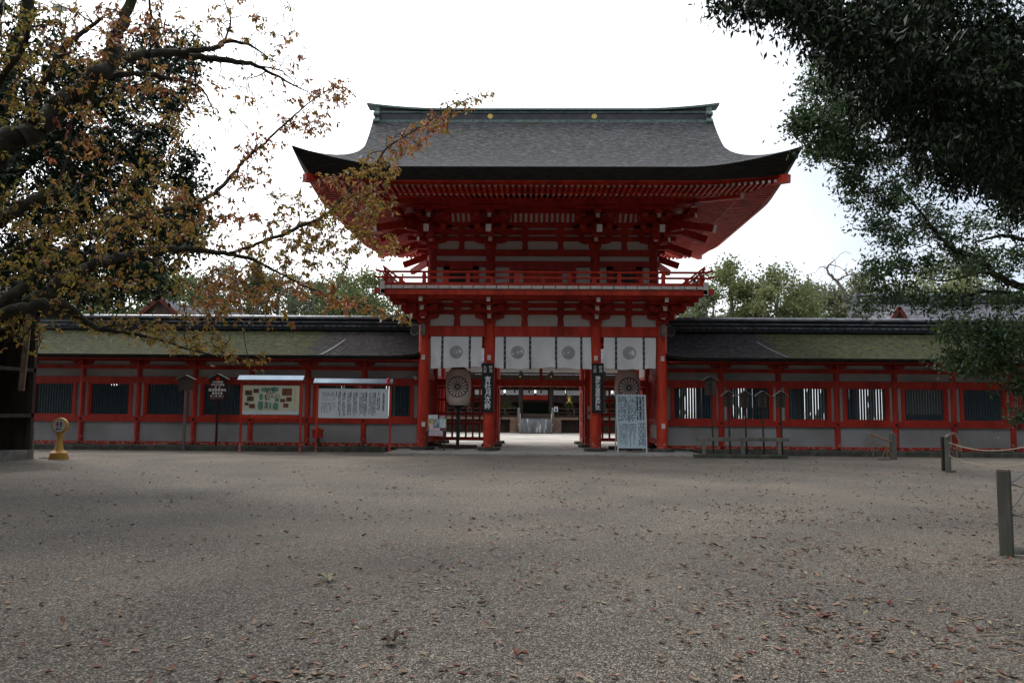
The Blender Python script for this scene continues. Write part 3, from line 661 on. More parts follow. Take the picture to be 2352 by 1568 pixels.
# gables
for s in(-1,1):
    q=MB(); pr=[(GC+sg*(EY-s_),9.6+rise(s_)-.25) for sg,lst in((-1,[3.6,4,5,6,7.2]),(1,[7.2,6,5,4,3.6])) for s_ in lst]
    q.prism(pr,s*6.2-.05,s*6.2+.05,'x',1)
    for (a,b),(c,d) in zip(pr,pr[1:]): q.beam((s*6.62,a,b-.02),(s*6.62,c,d-.02),.1,.3,0)
    for (a,b),(c,d) in zip(pr,pr[1:]): q.add([(s*6.2,a,b+.2),(s*6.8,a,b+.15),(s*6.8,c,d+.15),(s*6.2,c,d+.2)],[(0,1,2,3)],0)
    q.build('gable',[REDD,PLA],roof)
# ridge
q=MB(); q.box(-6.95,6.95,GC-.33,GC+.33,13.6,13.76,1); q.box(-6.9,6.9,GC-.25,GC+.25,13.76,14.08,0); q.box(-6.93,6.93,GC-.29,GC+.29,14.08,14.13,1); q.box(-6.9,6.9,GC-.24,GC+.24,14.13,14.2,0)
ridge=q.build('ridge',[RIDGE,COPPER],roof)
q=MB(); rows=[]
for i in range(41):
    x=-7.45+14.9*i/40; u=.24*max(0,(abs(x)-4)/3.45)**2; rows.append([(x,GC-.34,14.18+u),(x,GC-.34,14.26+u),(x,GC-.15,14.33+u),(x,GC+.15,14.33+u),(x,GC+.34,14.26+u),(x,GC+.34,14.18+u)])
q.grid(rows); q.f.append((0,1,2,3,4,5)); q.m.append(0); k=len(q.v); q.f.append((k-1,k-2,k-3,k-4,k-5,k-6)); q.m.append(0)
for r0,r1_ in zip(rows,rows[1:]): q.add([r0[0],r0[5],r1_[5],r1_[0]],[(0,1,2,3)],0)
q.build('ridge_cap',COPPER,ridge)
for s in(-1,1):
    q=MB(); x=s*7.0; q.box(x-.1,x+.1,GC-.4,GC+.4,13.72,14.28)
    for yy in(-.42,-.14,.14,.42):
        for z in(13.98,13.66,13.42): q.cyl((x-.13,GC+yy,z),(x+.13,GC+yy,z),.1,n=12)
    q.box(x-.08,x+.08,GC-.55,GC+.55,13.3,13.5); q.build('ridge_end',COPPER,ridge,True)
    c=MB(); c.lathe((s*2.2,GC-.25,13.93),[(0,.03),(.1,.03),(.125,.0)],20,axis='y')
    cr=c.build('gold_crest',GOLD,ridge)
    q=MB()
    for k in range(3):
        a0=math.pi/2+k*2*math.pi/3; pts=[]
        for t in range(7): a=a0+t*.28; r=.075-.004*t; pts.append((s*2.2+r*math.cos(a),GC-.284,13.93+r*math.sin(a)))
        for t in range(6,-1,-1): a=a0+t*.28; r=.045+.004*t-.02*(t==0); pts.append((s*2.2+r*math.cos(a),GC-.284,13.93+r*math.sin(a)))
        q.add(pts,[tuple(range(14))]); 
    q.build('emblem',RIDGE,cr)
# ---- curtains
def X0(px): return (px-2172.5)/106.2
def curtain(xl,xr,crests,ribs,label,seed):
    rr=random.Random(seed); ph=[rr.uniform(0,6) for _ in range(4)]
    o=empty('hanging_curtain',((xl+xr)/2,-.12,4.3),label,'curtain','crested white curtains across the gate bays')
    rs=sorted(ribs)
    def near(x): return min(abs(x-r) for r in rs)
    def sy(x,z):
        d=(4.3-z)/1.2; return -.12-d*(.05*math.sin(x*5+ph[0])+.035*math.sin(x*13+ph[1]+z*3)+.03*math.exp(-near(x)**2/.02))-.015*math.sin(z*6+x*3+ph[2])*d
    def zb(x): return 3.13+.03*math.sin(x*2.3+ph[3])+.012*math.sin(x*9+ph[1])
    nx=int((xr-xl)/.04); rows=[]
    for j in range(19):
        row=[]
        for i in range(nx+1):
            x=xl+(xr-xl)*i/nx; z=4.3-(4.3-zb(x))*j/18; xx=x+.03*(j/18)*math.sin(ph[0]+x)*(1 if i in(0,nx) else .4); row.append((xx,sy(x,z),z))
        rows.append(row)
    MB().grid(rows).build('cloth',CLOTH,o,True)
    for r in ribs:
        q=MB(); w_=.042; zs=[4.3-k*.1 for k in range(13)]
        q.grid([[(r-w_,sy(r,z)-.012,z),(r+w_,sy(r,z)-.012,z)] for z in zs]); rb=q.build('ribbon',RIB,o)
        q=MB(); z=4.2
        while z>3.2:
            for dx,dz in((-.014,-.012),(.014,.012)): q.box(r+dx-.011,r+dx+.011,sy(r,z)-.018,sy(r,z)-.015,z+dz-.011,z+dz+.011)
            z-=.2
        q.build('ribbon_marks',CLOTH,rb)
    for c in crests:
        q=MB(); crest_fill(q,c,0,3.72,.255,warp=lambda X,Z:sy(X,Z)-.006); q.build('crest',CREST,o)
curtain(X0(1725),X0(1931),[X0(1827.5)],[X0(1772),X0(1882)],'white curtain with one grey flower crest in the left bay of the gate',1)
curtain(X0(1984),X0(2365),[X0(2073),X0(2276)],[X0(2022),X0(2123),X0(2226.5),X0(2327)],'wide white curtain with two grey flower crests over the open middle doorway',2)
curtain(X0(2417),X0(2624),[X0(2519)],[X0(2465),X0(2575)],'white curtain with one grey flower crest in the right bay of the gate',3)
# ---- lanterns on black stands
def lantern(x,label):
    o=empty('paper_lantern',(x,1.2,.06),label,'lantern','big crested paper lanterns on stands')
    prof=[(.30,0),(.36,.03),(.44,.16),(.49,.4),(.5,.7),(.49,1.0),(.44,1.24),(.36,1.38),(.3,1.42)]
    pf=[]
    for i in range(len(prof)-1):
        for k in range(4):
            t=k/4; r=prof[i][0]*(1-t)+prof[i+1][0]*t; z=prof[i][1]*(1-t)+prof[i+1][1]*t; pf.append((r+(.004 if k%2 else -.004),z))
    pf.append(prof[-1]); zb=1.72
    MB().lathe((x,1.2,zb),pf,36).build('lantern_shade',PAPER,o,True)
    q=MB(); q.lathe((x,1.2,zb-.05),[(0,0),(.3,0),(.31,.06),(.0,.06)],24); q.build('rim',BLACK,o); q=MB(); q.lathe((x,1.2,zb+1.4),[(0,0),(.31,0),(.3,.07),(0,.07)],24); q.build('rim',BLACK,o)
    def surf(X,Z):
        zz=Z-zb; r=np.interp(zz,[p[1] for p in prof],[p[0] for p in prof]); return 1.2-math.sqrt(max(0,r*r-(X-x)**2))-.012
    q=MB(); crest_lines(q,x,zb+.72,.39,surf,t=.028); q.build('crest',INK,o)
    q=MB(); q.box(x-.06,x+.06,1.14,1.26,.1,1.72); q.box(x-.12,x+.12,1.1,1.3,1.6,1.68); q.build('pole',BLACK,o)
    q=MB(); q.box(x-.75,x+.75,1.15,1.25,.06,.2); q.box(x-.07,x+.1,.7,1.7,.055,.16); q.build('foot',DARKW,o,bevel=.02)
lantern(S(1833,1600,1.2).x,'paper lantern on a black stand beside the leaflet table')
lantern(S(2510,1600,1.2).x,'paper lantern half hidden behind the pale blue notice board')
# ---- black hanging boards
def hboard(x,ztop,zbot,label,a,b,c,hw=.2,sz=.19):
    o=empty('hanging_board',(x,-.26,zbot),label,'name board','black boards with white brushwork on the inner columns')
    MB().box(x-hw-.01,x+hw+.03,-.29,-.25,zbot,ztop).build('board',BLACK,o,bevel=.006)
    q=MB(); column_text(q,a,x+.11,-.294,ztop-.09,.13,.135,bold=.012); column_text(q,b,x-.095,-.294,ztop-.09,.13,.135,bold=.012)
    column_text(q,c,x+.01,-.294,ztop-.48,sz,(ztop-.5-zbot-.09)/len(c),bold=.025); q.build('lettering',WINK,o)
    q=MB(); q.box(x-hw-.03,x+hw+.03,-.255,-.2,ztop-.02,ztop); q.tube([(x,-.27,ztop),(x,-.24,ztop+.12)],.006,5); q.build('hook',BLACK,o)
hboard(X0(1955),3.3,1.46,'black board reading 言社月次祭 hung on the left inner column','四月','九日','言社月次祭',sz=.25)
hboard(X0(2390),3.32,1.48,'black board reading 神武天皇祭遙拝式 hung on the right inner column','四月','三日','神武天皇祭遙拝式',sz=.19)
# ---- leaflet table
def LX(z,y): return S(1690+z*.102,1640+y*.102,-.55)
o=empty('leaflet_stand',(LX(560,800).x,-.5,.06),'small stand of leaflets with a take free notice at the left outer column','leaflet stand')
z0=LX(0,805).z; xl=LX(150,0).x; xr=LX(930,0).x
q=MB(); q.box(xl-.1,xr+.14,-.75,-.4,z0-.03,z0); q.build('shelf',DARKW,o)
for x in(xl+.03,xr-.05): MB().cyl((x,-.55,.05),(x,-.55,z0-.02),.02,n=8).build('leg',DARKW,o)
MB().box(xl,xr,-.5,-.48,z0,LX(0,700).z+.02).build('rack',BRWN,o)
col={'a':mat('leaflet_grey_blue',(.45,.5,.56),(.6,.64,.68),sc=14),'b':mat('leaflet_green_orange',(.12,.24,.2),(.65,.42,.12),sc=7),'c':mat('leaflet_blue_photo',(.1,.16,.35),(.4,.48,.45),sc=8),'d':mat('leaflet_pink',(.68,.46,.5),(.72,.55,.57),sc=20),'e':mat('leaflet_dark',(.2,.2,.22),(.35,.36,.36),sc=15),'f':mat('leaflet_mint',(.4,.58,.53),(.6,.68,.64),sc=6)}
for a,b,c,d,k,y in((220,590,180,340,'a',-.5),(655,890,215,330,'e',-.5),(195,440,330,690,'b',-.53),(440,640,345,690,'c',-.53),(650,920,330,690,'f',-.53),(265,415,530,790,'d',-.57),(415,685,700,790,'d',-.56)):
    p0=LX(a,d);p1=LX(b,c); MB().add([(p0.x,y,p0.z),(p1.x,y,p0.z),(p1.x,y+.03,p1.z),(p0.x,y+.03,p1.z),(p0.x,y+.012,p0.z),(p1.x,y+.012,p0.z),(p1.x,y+.042,p1.z),(p0.x,y+.042,p1.z)],[(0,1,2,3),(7,6,5,4),(0,4,5,1),(2,6,7,3),(1,5,6,2),(0,3,7,4)]).build('leaflet',col[k],o)
p0=LX(285,985);p1=LX(810,810); c=MB().box(p0.x,p1.x,-.77,-.755,p0.z,p1.z).build('notice',mat('notice_paper',(.62,.64,.72),rough=.8),o)
q=MB(); row_text(q,'TAKE FREE',(p0.x+p1.x)/2,-.774,p0.z+.06,.06,.042,bold=.02); row_text(q,'ご自由にお取りください',(p0.x+p1.x)/2,-.774,p1.z-.055,.04,.04,bold=.02); q.build('lettering',REDINK,c)
# ---- pale A-frame notice
o=empty('standing_notice',(3.45,-.2,.05),'pale blue free standing notice board before the right lantern','notice board')
bl=S(2472,1826,-.55); br=S(2586,1828,-.55); tl=S(2468,1578,-.3); zt=tl.z; zb0=S(2530,1792,-.5).z
def ty(z): return -.6+.3*(z-.05)/(zt-.05)
xl,xr=bl.x-.03,br.x+.02
q=MB(); q.add([(xl,ty(zb0),zb0),(xr,ty(zb0),zb0),(xr,ty(zt),zt),(xl,ty(zt),zt),(xl,ty(zb0)+.03,zb0),(xr,ty(zb0)+.03,zb0),(xr,ty(zt)+.03,zt),(xl,ty(zt)+.03,zt)],[(0,1,2,3),(7,6,5,4),(0,4,5,1),(2,6,7,3),(1,5,6,2),(0,3,7,4)]); bd=q.build('board',ABOARD,o)
for x in(xl+.02,xr-.02):
    MB().beam((x,ty(.05),.05),(x,ty(zt),zt),.045,.04).build('leg',WBOARD,o); MB().beam((x,ty(zt)+.05,zt-.05),(x,ty(.05)+.85,.05),.04,.03).build('leg',WBOARD,o)
W_=xr-xl; H_=zt-zb0; tf=lambda z:ty(z)-.008
q=MB()
for k,tx in enumerate(('創立七十周年をむかえます','世界遺産下鴨神社崇敬会は','特別会員を募集しています')): column_text(q,tx,xr-W_*(.09+.1*k),0,zt-.06,.095,H_*.45/12,tilt=tf,bold=.02)
fine_print(q,xl+W_*.05,xl+W_*.66,0,zt-H_*.5,zt-.06,13,rng,tilt=tf,w=.55,ragged=.12); fine_print(q,xl+W_*.08,xl+W_*.66,0,zb0+.08,zt-H_*.54,15,rng,dens=.9,w=.38,ragged=.75,tilt=tf)
fine_print(q,xl+W_*.72,xl+W_*.97,0,zb0+.08,zt-H_*.52,5,rng,dens=.85,w=.45,tilt=tf); q.build('lettering',INK,bd)
# ---- round yellow sticker sign on the right inner door post
p=S(2355,1634,2.6); o=empty('paper_notice',(1.83,2.7,1.5),'white paper with a yellow and dark round emblem by the right door post','poster')
pa=S(2351,1674,2.7);pb=S(2375,1624,2.7); x0=pa.x;x1=pa.x+.36
c=MB().box(x0,x1,2.7,2.712,pa.z,pb.z).build('paper',WBOARD,o)
q=MB(); cxx=(x0+x1)/2; cz=(pa.z+pb.z)/2; q.lathe((cxx,2.699,cz),[(0,.004),(.15,.004)],24,axis='y'); q.build('emblem_ring',INK,c)
q=MB(); q.prism([(cxx+.125*math.cos(t*math.pi/12),cz+.125*math.sin(t*math.pi/12)) for t in range(0,13)],2.688,2.692); q.build('emblem_top',YEL,c)
#==END
#==CORRIDORS
CCX=[4.72,6.91,9.12,11.34,13.56,15.78,18.0,20.22,22.44]
def corridor(s,xe,label):
    o=empty('corridor',(s*12.5,3,.1),label,'cloister','roofed corridors running out from the gate')
    def bx(q,x0,x1,*a): a_=sorted((s*x0,s*x1)); q.box(a_[0],a_[1],*a)
    cols=[c for c in CCX if c<=xe+.3]
    def U(x): return .10*max(0,1-(x-4.72)/1.0)**2   # the eave lifts a little beside the gate
    for i,x in enumerate(cols):
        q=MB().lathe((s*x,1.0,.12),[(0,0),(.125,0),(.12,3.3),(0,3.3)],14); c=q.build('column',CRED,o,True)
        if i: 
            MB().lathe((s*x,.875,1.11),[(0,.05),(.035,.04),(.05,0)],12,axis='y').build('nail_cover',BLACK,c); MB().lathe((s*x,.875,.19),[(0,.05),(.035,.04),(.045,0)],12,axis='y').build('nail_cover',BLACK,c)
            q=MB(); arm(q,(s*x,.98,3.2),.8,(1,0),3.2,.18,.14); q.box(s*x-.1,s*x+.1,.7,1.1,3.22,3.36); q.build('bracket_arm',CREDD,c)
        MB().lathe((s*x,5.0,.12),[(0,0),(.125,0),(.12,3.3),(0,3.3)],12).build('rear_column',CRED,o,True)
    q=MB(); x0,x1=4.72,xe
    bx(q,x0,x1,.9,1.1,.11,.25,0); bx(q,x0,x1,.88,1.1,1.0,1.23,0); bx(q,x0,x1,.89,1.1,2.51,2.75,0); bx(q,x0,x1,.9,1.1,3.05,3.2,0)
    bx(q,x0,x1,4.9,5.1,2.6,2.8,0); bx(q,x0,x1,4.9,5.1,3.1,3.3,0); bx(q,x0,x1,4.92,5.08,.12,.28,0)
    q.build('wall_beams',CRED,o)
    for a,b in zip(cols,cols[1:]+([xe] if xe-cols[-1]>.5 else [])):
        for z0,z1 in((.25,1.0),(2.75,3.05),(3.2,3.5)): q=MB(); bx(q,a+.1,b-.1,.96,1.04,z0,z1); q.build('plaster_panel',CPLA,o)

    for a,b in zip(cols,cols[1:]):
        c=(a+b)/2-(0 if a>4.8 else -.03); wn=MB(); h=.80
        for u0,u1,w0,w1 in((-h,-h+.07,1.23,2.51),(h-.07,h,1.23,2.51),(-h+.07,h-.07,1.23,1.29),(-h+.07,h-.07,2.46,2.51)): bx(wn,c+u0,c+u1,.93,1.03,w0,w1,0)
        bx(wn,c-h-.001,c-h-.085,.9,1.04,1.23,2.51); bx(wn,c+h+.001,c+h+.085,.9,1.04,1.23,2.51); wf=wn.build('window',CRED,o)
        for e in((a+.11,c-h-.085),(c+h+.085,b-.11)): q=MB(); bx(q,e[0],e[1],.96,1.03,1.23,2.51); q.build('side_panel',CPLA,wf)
        q=MB(); n=14
        for i in range(n):
            x=s*(c-h+.07+(i+.5)*(2*h-.14)/n); r=.044
            q.add([(x-r,1.0,1.29),(x,1.0-r,1.29),(x+r,1.0,1.29),(x,1.0+r,1.29),(x-r,1.0,2.46),(x,1.0-r,2.46),(x+r,1.0,2.46),(x,1.0+r,2.46)],[(0,1,5,4),(1,2,6,5),(2,3,7,6),(3,0,4,7)])
        q.build('bars',TEAL,wf)
        q=MB(); bx(q,a+.12,b-.12,4.98,5.02,.28,.9 if a<16 else 1.5,1)
        for k_ in range(17 if (s<0 or a<11.5) else 0): xk=a+.2+k_*(b-a-.4)/16; bx(q,xk-.028,xk+.028,4.9,4.94,.9,2.6,2); bx(q,(a+b)/2+.0,(a+b)/2+.1,4.95,5.05,.3,2.6,0)
        if s<0: bx(q,a+.12,b-.12,4.97,5.03,.9,[.95,2.3,1.4,1.6,2.1,2.3,2.5,2.5,2.5][cols.index(a)],1)
        else: bx(q,a+.12,b-.12,4.97,5.03,.9,[.95,1.0,.95,.95,1.05,1.5,2.4,2.5,2.5][cols.index(a)],1)
        q.build('rear_screen',[CREDD,DARKW,TEAL],o)
    # roof: front and rear slopes of thick bark
    YR=3.0
    def prof(t): return -.30+t*3.3, 3.55+t*.98+t*t*.42      # y,z from eave to ridge
    xs=[4.62,4.8,5.0,5.3,5.7]+[5.7+i*.8 for i in range(1,int((xe-5.7)/.8)+1)]+[xe+.4]
    q=MB()
    for sg in(1,-1):
        rows=[]
        for i in range(13):
            t=i/12; y,z=prof(t); row=[(s*x,(y if sg==1 else 2*YR-y),z+U(x)*(1-t)) for x in xs]
            rows.append(row if sg*s>0 else row[::-1])
        q.grid(rows)
    rf=q.build('roof',CROOF,o,True)
    q=MB()
    for sg in(1,-1):
        f=lambda y: y if sg==1 else 2*YR-y
        rows=[[(s*x,f(y_),z_+U(x)) for x in xs] for y_,z_ in((-.30,3.555),(-.26,3.46),(-.1,3.43),(1.0,3.50))]
        if sg*s>0: rows=rows[::-1]
        q.grid(rows)
    q.add([(s*4.63,y,z) for y,z in((-.28,3.5),(0,3.47),(3.0,4.6),(6,3.47),(6.28,3.5),(6.28,3.6),(4.65,4.25),(3.0,4.95),(1.35,4.25),(-.28,3.6))],[tuple(range(10))])
    q.build('bark_edge',BARKE,rf,True)
    q=MB(); x=4.85
    while x<xe+.3: 
        q.beam((s*x,-.06,3.385),(s*x,1.1,3.43),.075,.09,0); x+=.31
    bx(q,4.7,xe+.3,-.13,-.04,3.37,3.43,0); bx(q,4.7,xe+.3,.8,1.0,3.36,3.46,0)
    q.build('rafter_row',CREDD,rf)
    q=MB()
    for z0,z1,d,m in((4.78,4.92,.46,0),(4.92,5.0,.40,1),(5.0,5.1,.30,0),(5.1,5.15,.36,1),(5.15,5.27,.26,0),(5.27,5.31,.33,1)): bx(q,4.75,xe+.4,YR-d,YR+d,z0,z1,m)
    x=4.75
    while x<xe+.3:
        a=(s*x,YR,5.31); b=(s*(x+.36),YR,5.315); q.cyl(a,b,.13,.125,10,1); x+=.37
    n=0; x=4.8
    while x<xe: q.cyl((s*x,YR-.47,4.93),(s*x,YR-.2,4.93),.045,n=8,m=0); x+=.28
    rd=q.build('ridge',[TILE,TILEL],rf,True)
    q=MB(); q.lathe((s*4.88,.35,4.60),[(0,-.02),(.2,-.02),(.2,.02),(0,.02)],20,axis='y'); q.v=[(s*4.88+(v[0]-s*4.88)*1.1,v[1]+(v[0]*s-4.88)*1.2,v[2]) for v in q.v]; vc=q.build('verge_cap',BARKE,rf)
    q=MB(); q.tube([(s*4.88+.22*math.cos(t*math.pi/10),.33+.22*s*math.cos(t*math.pi/10)*1.1,4.60+.2*math.sin(t*math.pi/10)) for t in range(21)],.012,6); q.build('rim',COPPER,vc)
    # diagonal drip strip down the slope
    q=MB(); t0,t1=.01,.62
    for i in range(10):
        ta=t0+(t1-t0)*i/10; tb=t0+(t1-t0)*(i+1)/10
        ya,za=prof(ta); yb,zb=prof(tb); xa=9.15-1.05*ta*s*(1 if s>0 else -.55)*(1 if s>0 else 1); xb=9.15-1.05*tb*s*(1 if s>0 else -.55)
        xa=(9.15 if s>0 else 8.35)-(1.0 if s>0 else .75)*ta*(1 if s>0 else 1); xb=(9.15 if s>0 else 8.35)-(1.0 if s>0 else .75)*tb
        w0=.07-.05*ta; w1=.07-.05*tb
        q.add([(s*(xa-w0),ya,za+.025),(s*(xa+w0),ya,za+.025),(s*(xb+w1),yb,zb+.025),(s*(xb-w1),yb,zb+.025)],[(0,1,2,3) if s>0 else (3,2,1,0)])
    q.build('drip_strip',mat('worn_grey_strip'+('_r' if s>0 else '_l'),(.05,.048,.06),(.11,.105,.125),sc=9,rough=.7),rf)
    return o
cl=corridor(-1,24.6,'long red and white corridor with a mossy bark roof left of the gate')
cr=corridor(1,24.6,'long red and white corridor with a mossy bark roof right of the gate')
MB().beam((-4.97,.86,2.85),(-4.86,.86,2.72),.1,.1,up=(0,1,0)).build('paper_charm',ENDW,cl)
#==SIGNS LEFT
def house_poly(x,z0,z1,zt,w_): return [(x-w_,z0),(x+w_,z0),(x+w_,z1),(x,zt),(x-w_,z1)]
def post_sign(x,y,zb,z1,zt,hw,label,board_m,pole_m,text=None,pw=.035,group=None,roof=True,lean=0,name='wooden_sign'):
    o=empty(name,(x,y,0),label,'sign',group)
    b=MB().prism(house_poly(x,zb,z1,zt,hw),y-.02,y+.02).build('board',board_m,o)
    if roof:
        q=MB()
        for s in(-1,1): q.beam((x-.0*s,y,zt+.025),(x+s*(hw+.1),y,z1+.025-(.1*(zt-z1)/hw)),.13,.025)
        q.build('cap',GREYW,o)
    MB().beam((x+lean,y+.045,0),(x,y+.045,zb+.3),pw*2,pw*1.6).build('pole',pole_m,o)
    if text:
        q=MB(); text(q,b); q.build('lettering',text.mt,b)
    return o
class T:
    def __init__(s,f,mt): s.f=f; s.mt=mt
    def __call__(s,q,b): s.f(q)
post_sign(-13.05,-1.1,2.2,2.6,2.72,.27,'dark blank house shaped wooden sign on a post by the third corridor window',DARKW,GREYW,None,.04)
def ht(q):
    row_text(q,'文化財愛護',-11.9,-1.024,2.50,.075,bold=.01); row_text(q,'世界文化遺産',-11.9,-1.024,2.40,.08,bold=.01); row_text(q,'国 宝',-11.9,-1.024,2.31,.07,bold=.01)
    row_text(q,'賀茂御祖神社',-11.9,-1.024,2.21,.105,bold=.015); row_text(q,'東西本殿',-11.9,-1.024,2.09,.09,.1,bold=.015); row_text(q,'他53棟(重文)',-11.9,-1.024,1.99,.07,.066,bold=.01)
DKRED=mat('dark_maroon_board',(.03,.008,.008),(.045,.012,.01),sc=4,rough=.45)
o=post_sign(-11.9,-1.0,1.82,2.62,2.78,.32,'dark maroon house shaped notice board with white lettering on a post',DKRED,DKRED,T(ht,WINK),.035,name='notice_board')
b=[c for c in o.children if c.name.startswith('board')][0]; q=MB()
q.lathe((-11.9,-1.022,2.61),[(0,.002),(.075,.002)],16,axis='y'); q.build('emblem',mat('red_emblem',(.45,.02,.02)),b); MB().box(-12.15,-11.65,-1.026,-1.022,1.9,1.905).build('rule_line',WINK,b)
def panel(x0,x1,y,zb,zt,z_leg,label,bm,name='information_board',rail=True):
    o=empty(name,((x0+x1)/2,y,0),label,'information board')
    for x in(x0-.07,x1+.03): MB().box(x,x+.065,y-.035,y+.035,0,zt+.28).build('post',RED,o)
    q=MB(); q.box(x0-.005,x1+.03,y-.03,y+.03,zt+.1,zt+.18)
    if rail: q.box(x0-.005,x1+.03,y-.03,y+.03,zb-.12,zb-.02)
    q.build('crossbar',RED,o)
    bd=MB().box(x0+.02,x1,y-.05,y-.02,zb,zt).build('board',bm,o)
    q=MB(); z=zt+.36
    q.add([(x0-.15,y-.16,zt+.2),(x1+.15,y-.16,zt+.2),(x1+.15,y,z),(x0-.15,y,z),(x0-.15,y+.16,zt+.2),(x1+.15,y+.16,zt+.2),(x0-.15,y-.16,zt+.17),(x1+.15,y-.16,zt+.17),(x0-.15,y+.16,zt+.17),(x1+.15,y+.16,zt+.17)],[(0,1,2,3),(3,2,5,4),(6,7,1,0),(4,5,9,8),(0,3,4,8,6),(1,7,9,5,2),(6,8,9,7)]); q.build('small_roof',STEEL,o)
    return o,bd
o,bd=panel(-10.72,-8.67,-1.7,1.33,2.37,0,'information board with a green map and photographs under a small metal roof',CREAM)
def MX(px): return -10.70+(px-905)/(2210-905)*2.02
def MZ(py): return 2.36-(py-385)/(1040-385)*1.02
def rect(q,a,b,c,d,y=-1.754): q.box(MX(a),MX(c),y-.002,y,MZ(d),MZ(b))
r2=random.Random(9)
def blobpoly(q,a,b,c,d,y=-1.756,n=26):
    cx,cz=(MX(a)+MX(c))/2,(MZ(b)+MZ(d))/2; rx,rz=(MX(c)-MX(a))/2,(MZ(b)-MZ(d))/2; pts=[]
    for i in range(n):
        t=2*math.pi*i/n; k=abs(math.cos(t))**4+abs(math.sin(t))**4; r=(1/k)**.25*(.92+.1*r2.random()); pts.append((cx+rx*r*math.cos(t),cz+rz*r*math.sin(t)))
    q.prism(pts,y-.002,y)
q=MB()
for a in((1260,735,1390,935),(1415,755,1510,835),(1530,760,1575,915),(1605,770,1740,940),(1650,665,1750,750),(1290,565,1380,715),(1330,430,1520,520),(1560,415,1730,520)): blobpoly(q,*a)
q.build('map_woods',GREENP,bd)
q=MB()
for a in((1510,470,1650,482),(1440,545,1650,555),(1440,490,1452,545),(1510,430,1530,470),(1560,430,1580,465),(1600,440,1625,470),(1470,500,1490,530),(1530,500,1545,530),(1590,500,1605,530),(1640,490,1650,545),(1420,590,1450,640),(1460,585,1500,600),(1510,590,1530,610),(1570,585,1600,605),(1650,605,1680,620),(1690,575,1710,600),(1740,580,1758,615),(1410,640,1780,648),(1565,628,1602,640),(1430,670,1475,690),(1490,670,1530,690),(1430,700,1470,712),(1415,850,1505,860),(1450,840,1480,880),(1415,900,1505,908),(1415,860,1422,900),(1498,860,1505,900)): rect(q,*a,y=-1.758)
row_text(q,'下鴨神社',MX(2095),-1.756,MZ(950),.035); q.build('map_buildings',INK,bd)
q=MB()
for a in((960,490,1125,605),(1150,460,1278,552),(1005,630,1165,740),(955,768,1050,835),(1062,803,1200,900),(1815,445,2045,605),(1778,682,1895,760),(1915,640,2042,738),(1847,788,1970,878)):
    rect(q,*a)
q.build('photographs',PHOTO,bd)
q=MB(); rect(q,905,960,2205,1038); q.build('foot_strip',WBOARD,bd)
q=MB(); rect(q,2095,440,2145,810); q.build('title_strip',mat('pale_yellow_strip',(.62,.58,.3)),bd)
q=MB(); column_text(q,'下鴨神社境内案内図',MX(2120),-1.758,MZ(450),.055,.06); q.build('lettering',YEL,bd)
o,bd=panel(-8.03,-5.5,-1.6,1.23,2.28,0,'white board covered in columns of writing under a small metal roof',WBOARD,rail=False)
q=MB(); column_text(q,'賀茂御祖神社由緒記',-5.68,-1.654,2.12,.075,.07,bold=.02)
def BX_(px): return -8.02+(px-150)/(2100-150)*2.5
def BZ_(py): return 2.28-(py-405)/(1260-405)*1.05
for a,b,n,t,bt in((1780,1880,2,660,1080),(1640,1760,4,520,1205),(1560,1625,2,520,1180),(1300,1520,7,520,1205),(1120,1240,4,520,1205),(960,1080,4,520,1205),(820,910,3,520,1200),(705,780,2,520,1190)): fine_print(q,BX_(a),BX_(b),-1.654,BZ_(bt),BZ_(t),n,rng,dens=.9,w=.5,ragged=.25)
fine_print(q,BX_(240),BX_(640),-1.654,BZ_(640),BZ_(510),11,rng,dens=.8,w=.35,ragged=.4); fine_print(q,BX_(240),BX_(640),-1.654,BZ_(760),BZ_(680),11,rng,dens=.6,w=.25); fine_print(q,BX_(240),BX_(640),-1.654,BZ_(1100),BZ_(820),11,rng,dens=.85,w=.35,ragged=.6)
for a,t in((1750,505),(1840,505),(1500,505),(1235,505),(1065,505),(895,505),(765,490),(660,490)): fine_print(q,BX_(a-16),BX_(a+16),-1.656,BZ_(t+120),BZ_(t),1,rng,dens=1,w=.8,ragged=.1)
q.build('lettering',INK,bd)
xx=-5.5; q=MB(); q.lathe((xx+.0,-1.78,2.47),[(0,0),(.085,0),(.075,.05),(.06,.05),(.058,.16),(.03,.19),(0,.19)],16); tag(q.build('red_lamp',LAMPR,smooth=True),'small red lamp on the corner of the white board’s roof','lamp')
tp=o
o=empty('red_box',(-8.6,.55,0),'small red box with a sloped lid on a post at the corridor foot','box'); q=MB(); q.box(-8.75,-8.4,.4,.62,.45,.72); q.build('box_body',REDD,o); MB().prism([(-8.78,.7),(-8.37,.7),(-8.37,.74),(-8.575,.84),(-8.78,.74)],.36,.66).build('lid',REDD,o); MB().box(-8.64,-8.5,.46,.56,.1,.45).build('post',DARKW,o)
